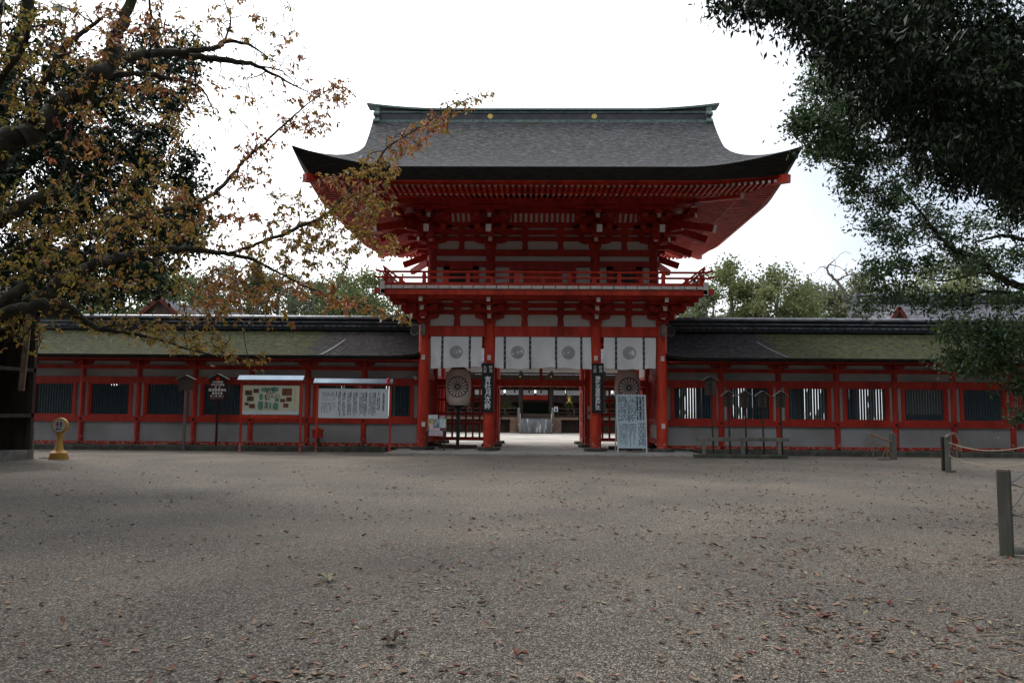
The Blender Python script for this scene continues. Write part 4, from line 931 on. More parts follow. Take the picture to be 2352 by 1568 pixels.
# yellow direction sign
o=empty('direction_sign',(-14.5,-6.35,0),'yellow plastic pedestal sign with a round face for toilets','direction sign')
q=MB().lathe((-14.5,-6.35,0),[(0,0),(.28,0),(.28,.05),(.265,.06),(.272,.10),(.25,.11),(.258,.15),(.235,.16),(.242,.2),(.2,.235),(.15,.26),(.12,.3),(.085,.55),(.075,.72),(.1,.78),(0,.78)],28); q.build('pedestal',YEL,o,True)
q=MB().lathe((-14.5,-6.35,1.0),[(0,-.075),(.2,-.075),(.235,-.05),(.24,0),(.235,.05),(.2,.075),(.0,.075)],32,axis='y'); hd=q.build('round_head',YEL,o,True)
MB().lathe((-14.5,-6.43,1.0),[(0,0),(.185,0),(.19,-.005)],32,axis='y').build('face',SIGNF,hd)
def figure(q,x,z,skirt): 
    q.lathe((x,-6.437,z+.1),[(0,0),(.018,0)],12,axis='y')
    q.prism([(x-.028,z+.075),(x+.028,z+.075),(x+(.045 if skirt else .028),z-.0),(x+.014,z-.0),(x+.014,z-.07),(x-.014,z-.07),(x-.014,z-.0),(x-(.045 if skirt else .028),z-.0)],-6.44,-6.437)
q=MB(); figure(q,-14.43,1.02,False); q.prism([(-14.6,.9),(-14.54,.94),(-14.54,.915),(-14.42,.915),(-14.42,.885),(-14.54,.885),(-14.54,.86)],-6.44,-6.437); q.build('blue_marks',BLUE,hd)
q=MB(); figure(q,-14.54,1.02,True); q.build('red_mark',REDINK,hd)
#==LEFT SHED
o=empty('wooden_shed',(-16.2,-7.6,0),'dark open wooden shed with shelves at the left edge','shed')
q=MB(); q.box(-18.6,-15.35,-8.4,-6.2,0,.28); q.build('stone_base',STONE,o)
for x,y in((-15.45,-8.3),(-15.45,-6.3),(-18.4,-8.3),(-18.4,-6.3)): MB().box(x-.07,x+.07,y-.07,y+.07,.28,4.6).build('post',DARKW,o)
for z in(1.25,2.6,4.3): 
    MB().box(-18.5,-15.38,-8.44,-6.25,z,z+.1).build('shelf',DARKW,o); MB().box(-18.55,-15.3,-8.5,-8.42,z-.04,z+.12).build('shelf_edge',BRWN,o)
q=MB(); q.box(-18.5,-15.4,-6.28,-6.2,.28,4.4); q.box(-18.5,-18.44,-8.3,-6.2,.28,4.4); q.build('back_boards',DARKW,o)
q=MB(); q.prism([(-9.1,4.35),(-7.3,5.2),(-5.5,4.35),(-5.5,4.48),(-7.3,5.36),(-9.1,4.48)],-19,-14.75,'x'); q.build('roof',DARKW,o)
q=MB(); q.beam((-14.62,-8.1,2.0),(-14.5,-8.1,4.5),.16,.05,0,(0,1,0)); sg=q.build('hanging_plank',BRWN,o)
for i,(x,z,h,t) in enumerate(((-15.85,1.35,.62,.12),(-15.95,1.35,.8,-.1),(-15.7,2.7,.5,.0),(-16.2,1.35,.45,.1),(-15.62,1.35,.5,0))):
    tag(MB().beam((x,-8.3,z),(x+t,-8.28,z+h),.09,.07,up=(0,1,0)).build('firewood_log',BAMB),['leaning brown stick with a forward tilt on the lower shed shelf','tallest brown stick leaning left on the lower shed shelf','short stick on the upper shed shelf','short leaning stick deep in the lower shed shelf','upright stick nearest the corner post on the lower shed shelf'][i],'stick','sticks kept on the shed shelves')
#==POSTS AND ROPES
def wpost(x,y,h,w_,rot,label,cap=True,m=None):
    o=empty('rope_post',(x,y,0),label,'post','grey wooden posts for the rope barriers'); o.rotation_euler=(0,0,rot)
    MB().box(x-w_/2,x+w_/2,y-w_/2,y+w_/2,-.03,h-.012).build('shaft',m or GREYW,o,bevel=.008)
    MB().box(x-w_/2+.008,x+w_/2-.008,y-w_/2+.008,y+w_/2-.008,h-.012,h).build('cut_top',BRWN,o)
    return o
for s_ in(0,):
    pA=Vector((4.86,-20.75,0)); pB=Vector((10.85,-8.0,0)); pC=Vector((10.62,-11.85,0)); pL=Vector((-15.62,-5.9,0)); pM=Vector((11.8,-2.66,0)); pA2=Vector((6.6,-18.6,0))
wpost(pA.x,pA.y,.96,.13,R(-38),'thick grey square post nearest the camera at right with two ropes')
wpost(pB.x,pB.y,.97,.14,R(-30),'grey post with a coil of rope looped over its top, before the corridor')
wpost(pC.x,pC.y,.97,.12,R(-25),'grey rope post at the right edge of the picture')
wpost(pM.x,pM.y,.88,.17,R(5),'squat dark grey post beside the leaning bamboo rack')
wpost(pA.x+1.6,pA.y-2.0,.88,.13,R(-38),'grey rope post outside the picture at right, where the two pale ropes end')
wpost(pL.x,pL.y,.93,.11,R(10),'thin grey post beside the wooden shed at left')
MB_=MB().box(pB.x-.02,pB.x+.06,pB.y+.25,pB.y+.33,0,.93); tag(MB_.build('stake',DARKW,bevel=.01),'dark stake standing just behind the post with the rope coil','stake')
def rope(a,b,sag,label,r=.011,m=ROPE,group='ropes strung between the posts'):
    a=Vector(a);b=Vector(b); pts=[a.lerp(b,t/20)+Vector((0,0,-sag*4*(t/20)*(1-t/20))) for t in range(21)]
    return tag(MB().tube(pts,r,7).build('rope',m,smooth=True),label,'rope',group)
f=Vector((-.04,-.06,0))
rope(pB+Vector((0,0,.80)),pC+Vector((0,0,.86)),.16,'upper slack pale rope between the two far right posts')
rope(pB+Vector((0,0,.45)),pC+Vector((0,0,.48)),.17,'lower slack pale rope between the two far right posts')
rope(pA+Vector((.05,-.02,.80)),pA+Vector((1.6,-2.0,.72)),.1,'upper pale rope running off right from the nearest post')
rope(pA+Vector((.05,-.02,.47)),pA+Vector((1.6,-2.0,.42)),.12,'lower pale rope running off right from the nearest post')
rope(pA+Vector((.05,.05,.80)),pC+Vector((0,-.05,.5)),.1,'upper dark cord from the nearest post to the right edge post',.008,BLACK)
rope(pA+Vector((.05,.05,.47)),pC+Vector((0,-.05,.2)),.1,'lower dark cord from the nearest post to the right edge post',.008,BLACK)
rope(pL+Vector((0,0,.72)),pL+Vector((-3,-.6,.62)),.12,'upper thin rope from the left post towards the shed',.008)
rope(pL+Vector((0,0,.32)),pL+Vector((-3,-.6,.3)),.12,'lower thin rope from the left post towards the shed',.008)
q=MB()
for k in range(3):
    pts=[pB+Vector((-.10+.36*(.5-.5*math.cos(t))*1.0+.02*k,-.09-.02*k,.93+(.08+.02*k)*math.sin(t)-(.22+.16*k)*max(0,(t-1.9))*.6)) for t in[i*.21 for i in range(16)]]; q.tube(pts,.010,6)
q.tube([pB+Vector((.2,-.12,.75)),pB+Vector((.16,-.14,.55)),pB+Vector((.2,-.13,.35)),pB+Vector((.25,-.12,.3))],.01,6)
tag(q.build('rope_coil',ROPE,smooth=True),'coil of pale rope looped over the top of the far post','rope')
# foot stones by the posts
for x,y,s_,l in((5.15,-20.55,.16,'dark rounded stone at the foot of the nearest rope post'),(10.98,-7.9,.09,'small dark stone at the foot of the far rope post'),(-15.1,-6.0,.14,'flat dark stone between the left post and the yellow sign'),(-15.75,-6.35,.16,'flat damp stone before the shed corner'),(11.4,-2.9,.17,'mossy low stone under the bamboo rack')):
    q=MB(); n=12; pr=[(0,.45),(.5,.42),(.85,.25),(1,.0),(.95,-.1)]; q.lathe((0,0,0),[(r_,z_) for r_,z_ in pr],n)
    rr=random.Random(x); q.v=[(x+v[0]*s_*1.5*(1+.15*math.sin(v[0]*5+v[1]*3)),y+v[1]*s_,v[2]*s_*.8+.0) for v in q.v]; tag(q.build('stone',DSTONE,smooth=True),l,'stone','stones at the foot of posts')
#==RIGHT SIGN POSTS AND RAIL
def plank(x,y,zb,z1,zt,hw,lean,label,text):
    o=empty('name_board',(x,y,0),label,'sign','dark wooden name boards on poles')
    b=MB().prism([(x-hw*.92,zb),(x+hw*.92,zb),(x+hw,z1),(x,zt),(x-hw,z1)],y-.02,y+.02).build('board',DARKW,o)
    q=MB()
    for s in(-1,1): q.beam((x,y,zt+.02),(x+s*(hw+.1),y,z1-.1*(zt-z1)/hw+.01),.16,.022)
    q.build('cap',GREYW,o); MB().beam((x+lean,y+.05,0),(x,y+.05,z1-.1),.05,.045).build('pole',DARKW,o)
    q=MB(); column_text(q,text,x,y-.024,z1-.02,min(.13,(z1-zb)/len(text)*.9),(z1-zb-.06)/len(text),bold=.03); q.build('lettering',INK,b)
plank(5.72,-2.5,2.12,2.66,2.75,.2,.1,'tallest dark wooden name board on a pole beside the gate','下鴨神社')
plank(6.33,-2.5,1.72,2.16,2.27,.16,.05,'short wooden name board, first right of the tallest one','御手洗')
plank(6.88,-2.5,1.72,2.16,2.27,.16,.07,'short wooden name board, middle of the row of low ones','相生社')
plank(7.48,-2.5,1.72,2.16,2.27,.16,.05,'short wooden name board before the right edge of the second window','印納社')
plank(8.11,-2.5,1.72,2.16,2.27,.16,.04,'short wooden name board farthest right, in front of a red column','愛宕社')
o=empty('barrier_rail',(6.77,-2.6,0),'low weathered timber rail in front of the wooden name boards','barrier')
MB().box(5.2,8.33,-2.66,-2.55,.57,.69).build('top_rail',GREYW,o,bevel=.006)
for x in(5.45,6.76,8.0): MB().box(x-.055,x+.055,-2.655,-2.555,.05,.57).build('leg',GREYW,o,bevel=.006)
MB().box(5.1,8.25,-2.75,-2.5,0,.12).build('sill_beam',DSTONE,o,bevel=.01)
# bamboo rack leaning by the squat post
o=empty('bamboo_rack',(11.3,-2.7,0),'broken bamboo rack leaning on a squat post','rack')
q=MB(); q.tube([(10.95,-2.8,.86),(11.1,-2.8,.8),(11.7,-2.75,.6)],.028,7); q.build('top_pole',BAMB,o,True)
q=MB(); q.tube([(11.05,-2.8,.55),(11.7,-2.75,.38)],.018,6); q.build('cross_pole',BAMB,o,True)
for a,b in(((11.07,-2.8,.8),(11.06,-2.82,.05)),((11.1,-2.8,.55),(10.95,-2.9,.3)),((11.55,-2.78,.65),(11.52,-2.8,.1)),((11.5,-2.78,.35),(11.3,-2.9,.05)),((11.5,-2.8,.4),(11.72,-2.9,.03))): MB().tube([a,b],.014,6).build('stick',BAMB,o,True)
#==INNER COURT
YS=24.0
o=empty('dance_stage',(0,YS+3,0),'dark open wooden stage building seen through the gate','pavilion')
for x in(-1.02,1.09,-4.6,4.7,-8,8):
    for y in(YS+1.0,YS+5):
        MB().cyl((x,y,0),(x,y,4.2),.15,n=12).build('pillar',DARKW,o,True)
for s in(-1,1):
    a,b=sorted((s*1.2,s*9)); 
    q=MB(); q.box(a,b,YS+.2,YS+8,.9,1.05); q.build('floor',BRWN,o)
    q=MB(); x=a+.06
    while x<b: q.box(x,x+.06,YS+.5,YS+.56,.0,.9); x+=.13
    q.box(a,b,YS+.7,YS+.75,0,.9); q.build('skirt_slats',DARKW,o)
    q=MB(); q.box(a,b,YS+.16,YS+.26,1.14,1.2); q.box(a,b,YS+.18,YS+.24,1.36,1.41); q.cyl((a if s<0 else a-.35,YS+.2,1.64),(b if s>0 else b+.35,YS+.2,1.64),.035,n=8)
    x=a+.3
    while x<b: q.box(x-.04,x+.04,YS+.16,YS+.24,1.05,1.62); x+=1.1
    q.build('railing',DARKW,o)
    MB().box(s*1.13-.09,s*1.13+.09,YS-.55,YS-.37,0,1.3).build('newel_post',BRWN,o); MB().lathe((s*1.13,YS-.46,1.3),[(0,0),(.09,0),(.1,.1),(.08,.22),(.1,.3),(.05,.38),(0,.42)],12).build('newel_cap',COPPER,o,True)
    q=MB()
    for k in range(5): q.box(*sorted((s*1.25,s*1.72)),YS-.5+k*.16,YS+.3,k*.19,k*.19+.18)
    q.build('steps',BRWN,o,bevel=.01)
q=MB(); q.box(-9,9,YS+5.5,YS+5.7,.9,2.1); q.build('rear_wall',DARKW,o); MB().box(-.95,1.0,YS+5.3,YS+5.4,.6,2.05).build('green_blind',mat('dark_green_blind',(.02,.05,.035),(.035,.07,.05),sc=3),o)
q=MB()
for z in(2.1,2.25): q.box(-1.6,1.5,YS+5.2,YS+5.3,z,z+.06)
for x in(-1.4,-.3,.3,.8): q.box(x,x+.04,YS+5.2,YS+5.3,2.05,2.4)
q.build('rear_rail',GREYW,o)
q=MB(); q.box(-9,9,YS+.8,YS+1.1,3.55,3.95); q.box(-9.4,9.4,YS+.0,YS+.25,3.98,4.08); q.box(-9,9,YS+4.8,YS+5.1,3.0,3.4); q.build('eave_beam',DARKW,o)
q=MB(); q.prism([(YS-.9,4.5),(YS+3.2,6.9),(YS+7.4,4.5),(YS+7.4,4.7),(YS+3.2,7.15),(YS-.9,4.7)],-9.8,9.8,'x'); q.build('roof',BROOF,o)
q=MB(); q.box(-9,9,YS+.9,YS+1.0,4.0,4.5); q.build('plaster_strip',PLA,o); q=MB(); q.box(-9.2,9.2,YS+1.1,YS+6.5,3.35,3.45); q.build('ceiling',DARKW,o)
for x in(-1.07,1.05): MB().lathe((x,YS+.78,3.83),[(0,.02),(.06,.015),(.07,0)],14,axis='y').build('gilt_disc',GOLD,o)
q=MB(); q.box(-9,9,YS+.55,YS+.6,3.1,3.42); q.build('short_curtain',mat('maroon_valance',(.09,.02,.015),(.12,.03,.02),sc=3),o)
for i,x in enumerate((-2.3,-1.75,-.62,-.1,.45,1.5,2.05,2.6)):
    q=MB(); q.box(x-.02,x+.02,YS+.5,YS+.54,3.12,3.42); q.lathe((x,YS+.52,3.06),[(0,0),(.045,.01),(.03,.09),(0,.1)],8); q.build('hanging_bell',mat('red_cord',(.4,.06,.03)) if i==0 else bpy.data.materials['red_cord'],o)
for x in(-1.45,-.45,.38,2.1): MB().lathe((x,YS+.7,2.7),[(0,0),(.06,.0),(.05,.2),(.015,.32),(.012,.6),(0,.6)],10).build('tassel',DARKW,o)
# hall beyond the stage with white blinds
h=empty('inner_hall',(0,YS+12,0),'hall with white blinds and a red roofed porch beyond the stage','hall')
q=MB(); q.box(-11,11,YS+11,YS+11.2,0,2.9); q.build('wall',DARKW,h)
q=MB()
for i in range(14): x=-8.6+i*1.25; q.box(x,x+1.1,YS+10.9,YS+10.98,2.75,3.3)
q.build('white_blind',CLOTH,h); MB().box(-11,11,YS+11,YS+11.2,3.3,4.0).build('upper_wall',PLA,h)
MB().box(-1.0,1.2,YS+10.6,YS+10.8,2.3,2.7).build('red_lattice',REDD,h)
q=MB(); q.prism([(YS+9.4,4.0),(YS+12,6.4),(YS+14.6,4.0),(YS+14.6,4.2),(YS+12,6.6),(YS+9.4,4.2)],-12,12,'x'); q.build('roof',BROOF,h)
# covered offering box
o=empty('offering_box',(0,YS-.9,0),'offering box with a bowed grey weathered cover before the stage','offering box')
q=MB(); n=10; rows=[]
for i in range(n+1): t=i/n; rows.append([(-1.02+2.04*j/12,YS-1.25+.55*t**2,.05+.93*math.sin(t*math.pi/2)) for j in range(13)])
q.grid(rows); q.grid([[ (p[0],p[1]+.03,p[2]-.01) for p in r] for r in reversed(rows)]); q.build('curved_cover',CHAR,o,True)
q=MB(); q.box(-1.0,1.0,YS-.68,YS-.4,.1,1.0); q.build('box_body',BRWN,o); q=MB(); q.box(-1.0,1.0,YS-.7,YS-.38,1.0,1.06); q.box(-1.0,1.0,YS-.4,YS-.34,1.06,1.3); q.build('ledge',DARKW,o)
for s in(-1,1): q=MB(); q.box(s*1.04-.02,s*1.04+.02,YS-.7,YS-.66,.1,1.3); q.box(*sorted((s*1.02,s*1.18)),YS-1.0,YS-.96,.55,.59); q.build('rail_tube',WBOARD,o)
q=MB(); q.box(-1.0,1.02,YS-1.15,YS-.5,0,.07); q.build('base',DARKW,o)
# gold hanging lantern
o=empty('gold_lantern',(2.27,YS+.1,2.1),'gilt bronze lantern hanging at the right of the stage','lantern')
q=MB().lathe((2.27,YS+.1,2.1),[(.0,.02),(.14,.03),(.13,.05),(.10,.08),(.10,.28),(.12,.3),(.2,.3),(.14,.36),(.06,.42),(.03,.44),(.045,.48),(.0,.52)],12); q.build('lantern_body',GOLD,o,True)
MB().cyl((2.27,YS+.1,2.6),(2.27,YS+.1,3.4),.012,n=6).build('chain',DARKW,o)
q=MB()
for k in range(6): a=k*math.pi/3; q.beam((2.27+.11*math.cos(a),YS+.1+.11*math.sin(a),2.12),(2.27+.2*math.cos(a),YS+.1+.2*math.sin(a),2.02),.03,.03)
q.build('lantern_feet',GOLD,o)
o=empty('small_sign',(1.37,YS-.1,1.4),'small white roofed sign with a yellow and blue emblem on the stage rail','sign')
b=MB().box(1.24,1.5,YS-.05,YS-.02,1.46,1.78).build('panel',WBOARD,o); MB().prism([(1.2,1.78),(1.54,1.78),(1.37,1.86)],YS-.08,YS+.01).build('cap',DARKW,o)
q=MB(); q.lathe((1.37,YS-.055,1.58),[(0,.004),(.09,.004)],14,axis='y'); q.build('blue_emblem',BLUE,b); q=MB(); q.lathe((1.37,YS-.055,1.68),[(0,.006),(.055,.006)],12,axis='y'); q.build('yellow_emblem',YEL,b)
# far roofs behind the corridors
o=empty('side_hall',(-19,17,0),'hall behind the left corridor with a red gabled end and dark roof','hall')
q=MB(); q.box(-23.5,-14.5,14.5,20,0,5.2); q.build('wall',DARKW,o)
q=MB(); q.add([(-22.6,13.6,6.2),(-21,13.9,7.45),(-19.4,13.6,6.2),(-21,17,7.45)],[(0,2,1)]); 
A=(-24.6,13.2,5.3);B=(-14.2,13.2,5.3);C_=(-14.2,20.8,5.3);D_=(-24.6,20.8,5.3);E1=(-21.0,17,7.6);E2=(-18.2,17,7.6)
q.add([A,B,C_,D_,E1,E2],[(0,1,5,4),(1,2,5),(2,3,4,5),(3,0,4)]); q.build('roof',BROOF,o)
q=MB(); q.add([(-22.4,13.5,6.35),(-21,13.5,7.6),(-19.6,13.5,6.35),(-22.4,17,6.35),(-21,17,7.6),(-19.6,17,6.35)],[(0,1,4,3),(1,2,5,4)],1)
q.beam((-22.6,13.4,6.15),(-20.95,13.4,7.62),.12,.22,0); q.beam((-19.4,13.4,6.15),(-21.05,13.4,7.62),.12,.22,0); q.add([(-22.4,13.55,6.1),(-19.6,13.55,6.1),(-21,13.55,7.5)],[(0,1,2)],2); q.build('front_gable',[SHADR,BROOF,DARKW],o)
o=empty('treasure_hall',(26,21,0),'large hall behind the right corridor with a grey shingle roof','hall')
q=MB(); q.box(24.5,38,19,25,0,5.5); q.build('wall',DARKW,o)
q=MB(); pr=[(15.3,5.3),(17.5,6.6),(20.6,8.45),(21,8.6),(21.4,8.45),(24.5,6.6),(26.7,5.3)]; q.prism(pr+[(21,8.1)],20.4,40,'x'); q.build('roof',BROOF,o)
q=MB(); q.box(20.3,40,20.5,21.5,8.5,8.72,0); q.box(20.3,40,20.62,21.38,8.72,8.95,0); q.cyl((20.3,21,9.0),(40,21,9.0),.14,n=10,m=1); q.box(20.3,40,20.44,21.56,8.56,8.60,1); q.build('ridge',[TILE,TILEL],o)
q=MB(); q.beam((20.5,16,6.0),(20.5,16,7.0),.01,.01)
q=MB(); q.beam((19.75,15.2,6.3),(20.45,15.2,7.5),.12,.2,0); q.beam((20.45,15.2,7.5),(21.1,15.2,6.3),.12,.2,0); q.add([(19.8,15.3,6.2),(21.1,15.3,6.2),(20.45,15.3,7.35)],[(0,1,2)],1); q.prism([(19.75,6.35),(20.45,7.5),(21.1,6.35),(20.45,7.4)],15.3,19,'y',2); q.build('small_gable',[SHADR,DARKW,BROOF],o)
#==TREES
WOOD=[(-20,-18,1,1.0,'tall wood tree left of the wooden shed'),(-24,-9,2,1.05,'tall wood tree beyond the wooden shed'),(-18,-37,3,1.15,'wood tree behind left of the viewpoint'),(-14,-47,4,1.1,'wood tree behind the viewpoint, left of the approach'),(-8,-62,5,1.15,'distant wood tree behind the viewpoint, left of the approach'),(13,-46,.5,1.1,'wood tree behind the viewpoint, right of the approach'),(17,-34,1.5,1.1,'wood tree far to the right of the viewpoint'),(17.5,-25,2.5,1.05,'tall wood tree right of the rope barrier'),(20,-16,3.5,1.0,'tall wood tree right of the corridor forecourt'),(25,-8,.8,1.0,'tall wood tree beyond the right edge of the forecourt'),(-22,-50,.2,1.35,'second row wood tree behind at left'),(6,-66,1.2,1.2,'distant wood tree behind the viewpoint, right of the approach'),(22,-48,2.2,1.35,'second row wood tree behind at right'),(-27,-33,3.2,1.2,'outlying wood tree behind at far left'),(27,-34,4.2,1.2,'outlying wood tree behind at far right'),(-30,-20,4.6,1.2,'outlying wood tree left of the shed'),(30,-18,5.2,1.2,'outlying wood tree far right of the forecourt')]
nr=np.random.default_rng(11)
def add_leaves(name,parent,mats,pos,size,midx,droop=.3,wr=.5,up=None,rng=nr):
    """one mesh of small folded leaves; pos (n,3), size (n,), midx (n,)"""
    n=len(pos); d=rng.normal(size=(n,3)); d[:,2]-=droop*1.5; d/=np.linalg.norm(d,axis=1)[:,None]
    r=rng.normal(size=(n,3)); 
    if up is not None: r=r*.6; r[:,2]+=0; 
    sd=np.cross(d,r); sd/=np.linalg.norm(sd,axis=1)[:,None]+1e-9; nn=np.cross(d,sd)
    s=size[:,None]; a=pos; m=pos+d*s*.45+nn*s*.06
    v=np.stack([a,m+sd*s*wr*.5,pos+d*s-nn*s*.05,m-sd*s*wr*.5],1).reshape(-1,3)
    o0=np.array(ORG.get(parent.name,Vector((0,0,0)))); v=v-o0
    me=bpy.data.meshes.new(name); me.vertices.add(4*n); me.vertices.foreach_set('co',v.astype(np.float32).ravel())
    me.loops.add(4*n); me.loops.foreach_set('vertex_index',np.arange(4*n,dtype=np.int32)); me.polygons.add(n)
    me.polygons.foreach_set('loop_start',np.arange(0,4*n,4,dtype=np.int32)); me.polygons.foreach_set('loop_total',np.full(n,4,np.int32))
    for q in mats: me.materials.append(q)
    me.polygons.foreach_set('material_index',midx.astype(np.int32)); me.update(calc_edges=True); me.validate()
    o=bpy.data.objects.new(name,me); COL.objects.link(o); 
    if parent: o.parent=parent
    return o
def smooth_path(pts,k=6):
    out=[];n=len(pts)
    for i in range(n-1):
        p0,p1,p2,p3=pts[max(i-1,0)],pts[i],pts[i+1],pts[min(i+2,n-1)]
        for j in range(k):
            t=j/k; out.append(.5*((2*p1)+(-p0+p2)*t+(2*p0-5*p1+4*p2-p3)*t*t+(-p0+3*p1-3*p2+p3)*t**3))
    out.append(pts[-1]); return out
def grow(limbs,targets,rng,twig_r=.012,sag=.15,minr=.003,rscale=.6):
    """limbs: list of (points, radii); targets: points to reach. Returns tube list and twig list"""
    tubes=[]; NP=[];NR=[]
    for pts,rad in limbs:
        sp=smooth_path([np.array(p,float) for p in pts]); rr=np.interp(np.linspace(0,len(rad)-1,len(sp)),range(len(rad)),rad)
        sp=[p+rng.normal(size=3)*rr[i]*.25 for i,p in enumerate(sp)]
        tubes.append((sp,rr,12 if max(rr)>.05 else 6)); 
        for i in range(len(sp)-1):
            L_=np.linalg.norm(sp[i+1]-sp[i]); k=max(1,int(L_/.12))
            for j in range(k): NP.append(sp[i]+(sp[i+1]-sp[i])*j/k); NR.append(rr[i])
        NP.append(sp[-1]); NR.append(rr[-1])
    NP=np.array(NP); NR=np.array(NR); T_=np.array(targets)
    d0=np.min(np.linalg.norm(T_[:,None,:]-NP[None,::3,:],axis=2),axis=1); order=np.argsort(d0+rng.random(len(T_))*.3)
    buf=np.zeros((len(NP)+len(T_)*8,3)); br=np.zeros(len(buf)); n=len(NP); buf[:n]=NP; br[:n]=NR; twigs=[]
    for ti in order:
        t=T_[ti]; d=np.linalg.norm(buf[:n]-t,axis=1)*(1+.25*(br[:n]<.006)); k=int(np.argmin(d)); p=buf[k]; L_=np.linalg.norm(t-p)
        if L_<.03: continue
        r0=max(minr*1.4,min(br[k]*rscale,twig_r*(.4+L_))); m=max(2,min(6,int(L_/.18)+2)); pts=[]
        off=rng.normal(size=3)*L_*.10
        for j in range(m+1):
            u=j/m; q=p+(t-p)*u+off*math.sin(math.pi*u)+np.array([0,0,sag*L_*math.sin(math.pi*u)*.6])+rng.normal(size=3)*L_*.018*(0<j<m); pts.append(q)
        rr=np.linspace(r0,minr,m+1); tubes.append((pts,rr,4 if r0>.006 else 3)); twigs.append(pts)
        for j in range(1,m+1):
            if n<len(buf): buf[n]=pts[j]; br[n]=rr[j]; n+=1
    return tubes,twigs
def tubes_mesh(name,tubes,m,parent):
    q=MB()
    for pts,rr,n in tubes: q.tube(pts,list(rr),n)
    return q.build(name,m,parent,True)
def tree(name,base,label,cat,limbs,targets,leafspec,bark,rng,group=None,twig=.012,sag=.15,minr=.003,rscale=.6):
    o=empty(name,base,label,cat,group); tubes,twigs=grow(limbs,targets,rng,twig,sag,minr,rscale)
    tubes_mesh('trunk',tubes,bark,o)
    if leafspec: 
        pos,size,mi,mats,droop,wr=leafspec(twigs,rng); add_leaves('crown',o,mats,pos,size,mi,droop,wr,rng=rng)
    return o
def blobs(lst,rng):
    """photo-read ellipses (x,y,rx,ry,n,dist,spread[,type]) -> points in space"""
    P_=[];K=[]
    for b in lst:
        x,y,rx,ry,n,d,sp=b[:7]; k=b[7] if len(b)>7 else 0
        for _ in range(n):
            a=rng.random()*2*math.pi; r=rng.random()**.5; px=x+rx*r*math.cos(a); py=y+ry*r*math.sin(a)
            P_.append(np.array(V(px,py,d+rng.normal()*sp))); K.append(k)
    return P_,K
def VP(lst): return [np.array(V(x,y,d)) for x,y,d in lst]
# ---- the cherry reaching in from the left
cr_=np.random.default_rng(5)
L_=[]
L_.append((VP([(-560,1150,7.2),(-470,850,7.2),(-330,620,7.3),(-200,480,7.5),(-80,395,7.6),(0,343,7.7),(66,297,7.9),(148,231,8.1),(198,198,8.2),(244,142,8.4),(264,92,8.6),(283,43,8.8),(310,-20,9.0),(350,-120,9.3)]),[.26,.24,.2,.13,.12,.115,.11,.105,.1,.085,.07,.06,.05,.03]))
L_.append((VP([(244,142,8.4),(313,126,8.8),(379,121,9.2),(461,132,9.7),(544,142,10.2),(593,152,10.6),(659,188,11),(712,214,11.3)]),[.055,.052,.048,.042,.034,.025,.014,.006]))
L_.append((VP([(379,124,9.2),(445,114,9.5),(488,112,9.7),(514,97,9.9),(560,99,10.1),(587,112,10.3),(613,129,10.5)]),[.035,.035,.033,.025,.02,.014,.006]))
L_.append((VP([(514,97,9.9),(530,50,10),(518,10,10.1),(505,-30,10.2)]),[.014,.011,.008,.006]))
L_.append((VP([(593,152,10.6),(640,160,10.8),(660,175,11),(690,205,11.1)]),[.012,.01,.007,.004]))
L_.append((VP([(181,178,8.2),(247,173,8.5),(330,170,8.9),(395,181,9.2),(445,194,9.4),(471,214,9.6),(494,264,9.8)]),[.035,.032,.03,.025,.018,.012,.006]))
L_.append((VP([(379,124,9.2),(350,80,9.2),(345,30,9.2),(342,-20,9.2)]),[.022,.02,.016,.012]))
L_.append((VP([(60,290,7.9),(100,190,7.9),(150,110,7.9),(190,75,8),(235,42,8)]),[.04,.035,.03,.026,.015]))
L_.append((VP([(-80,395,7.6),(0,190,7.2),(50,120,7.1),(70,60,7)]),[.05,.03,.022,.012]))
L_.append((VP([(-330,620,7.3),(-150,575,7.3),(0,508,7.4),(66,468,7.5),(140,441,7.6)]),[.1,.075,.06,.058,.05]))
L_.append((VP([(128,446,7.6),(140,410,7.7),(155,349,7.8),(165,257,7.9)]),[.014,.014,.012,.009]))
L_.append((VP([(-470,850,7.2),(-300,790,7.2),(-120,740,7.3),(0,707,7.4),(48,703,7.5),(111,669,7.7),(159,634,7.9),(206,611,8.1),(270,592,8.5),(324,580,8.9),(375,573,9.3),(444,575,9.8),(524,583,10.4),(587,599,10.9),(635,624,11.3),(698,656,11.8),(747,675,12.2),(850,705,12.8),(915,728,13.2)]),[.15,.13,.1,.075,.07,.062,.056,.052,.048,.044,.04,.036,.03,.022,.017,.013,.01,.007,.003]))
L_.append((VP([(-120,740,7.3),(20,690,7.3),(60,640,7.5),(120,600,7.7),(200,545,8.1),(300,500,8.6),(397,478,9.2),(444,469,9.6),(492,443,10),(533,402,10.4),(560,370,10.7),(600,335,11),(640,298,11.3),(680,262,11.6),(712,235,11.8),(760,205,12.2),(805,188,12.5)]),[.08,.05,.045,.04,.036,.033,.03,.028,.026,.023,.02,.018,.015,.012,.009,.006,.003]))
L_.append((VP([(524,583,10.4),(590,560,10.6),(657,535,10.9),(698,516,11.1),(747,494,11.4),(800,440,11.8),(850,395,12.2),(890,340,12.5),(935,310,12.8),(985,280,13.1),(1030,245,13.4),(1090,225,13.7),(1140,215,14)]),[.02,.02,.026,.026,.025,.022,.018,.014,.012,.009,.007,.005,.003]))
L_.append((VP([(690,520,11.1),(686,470,11.2),(690,440,11.2),(700,405,11.3)]),[.01,.008,.006,.003]))
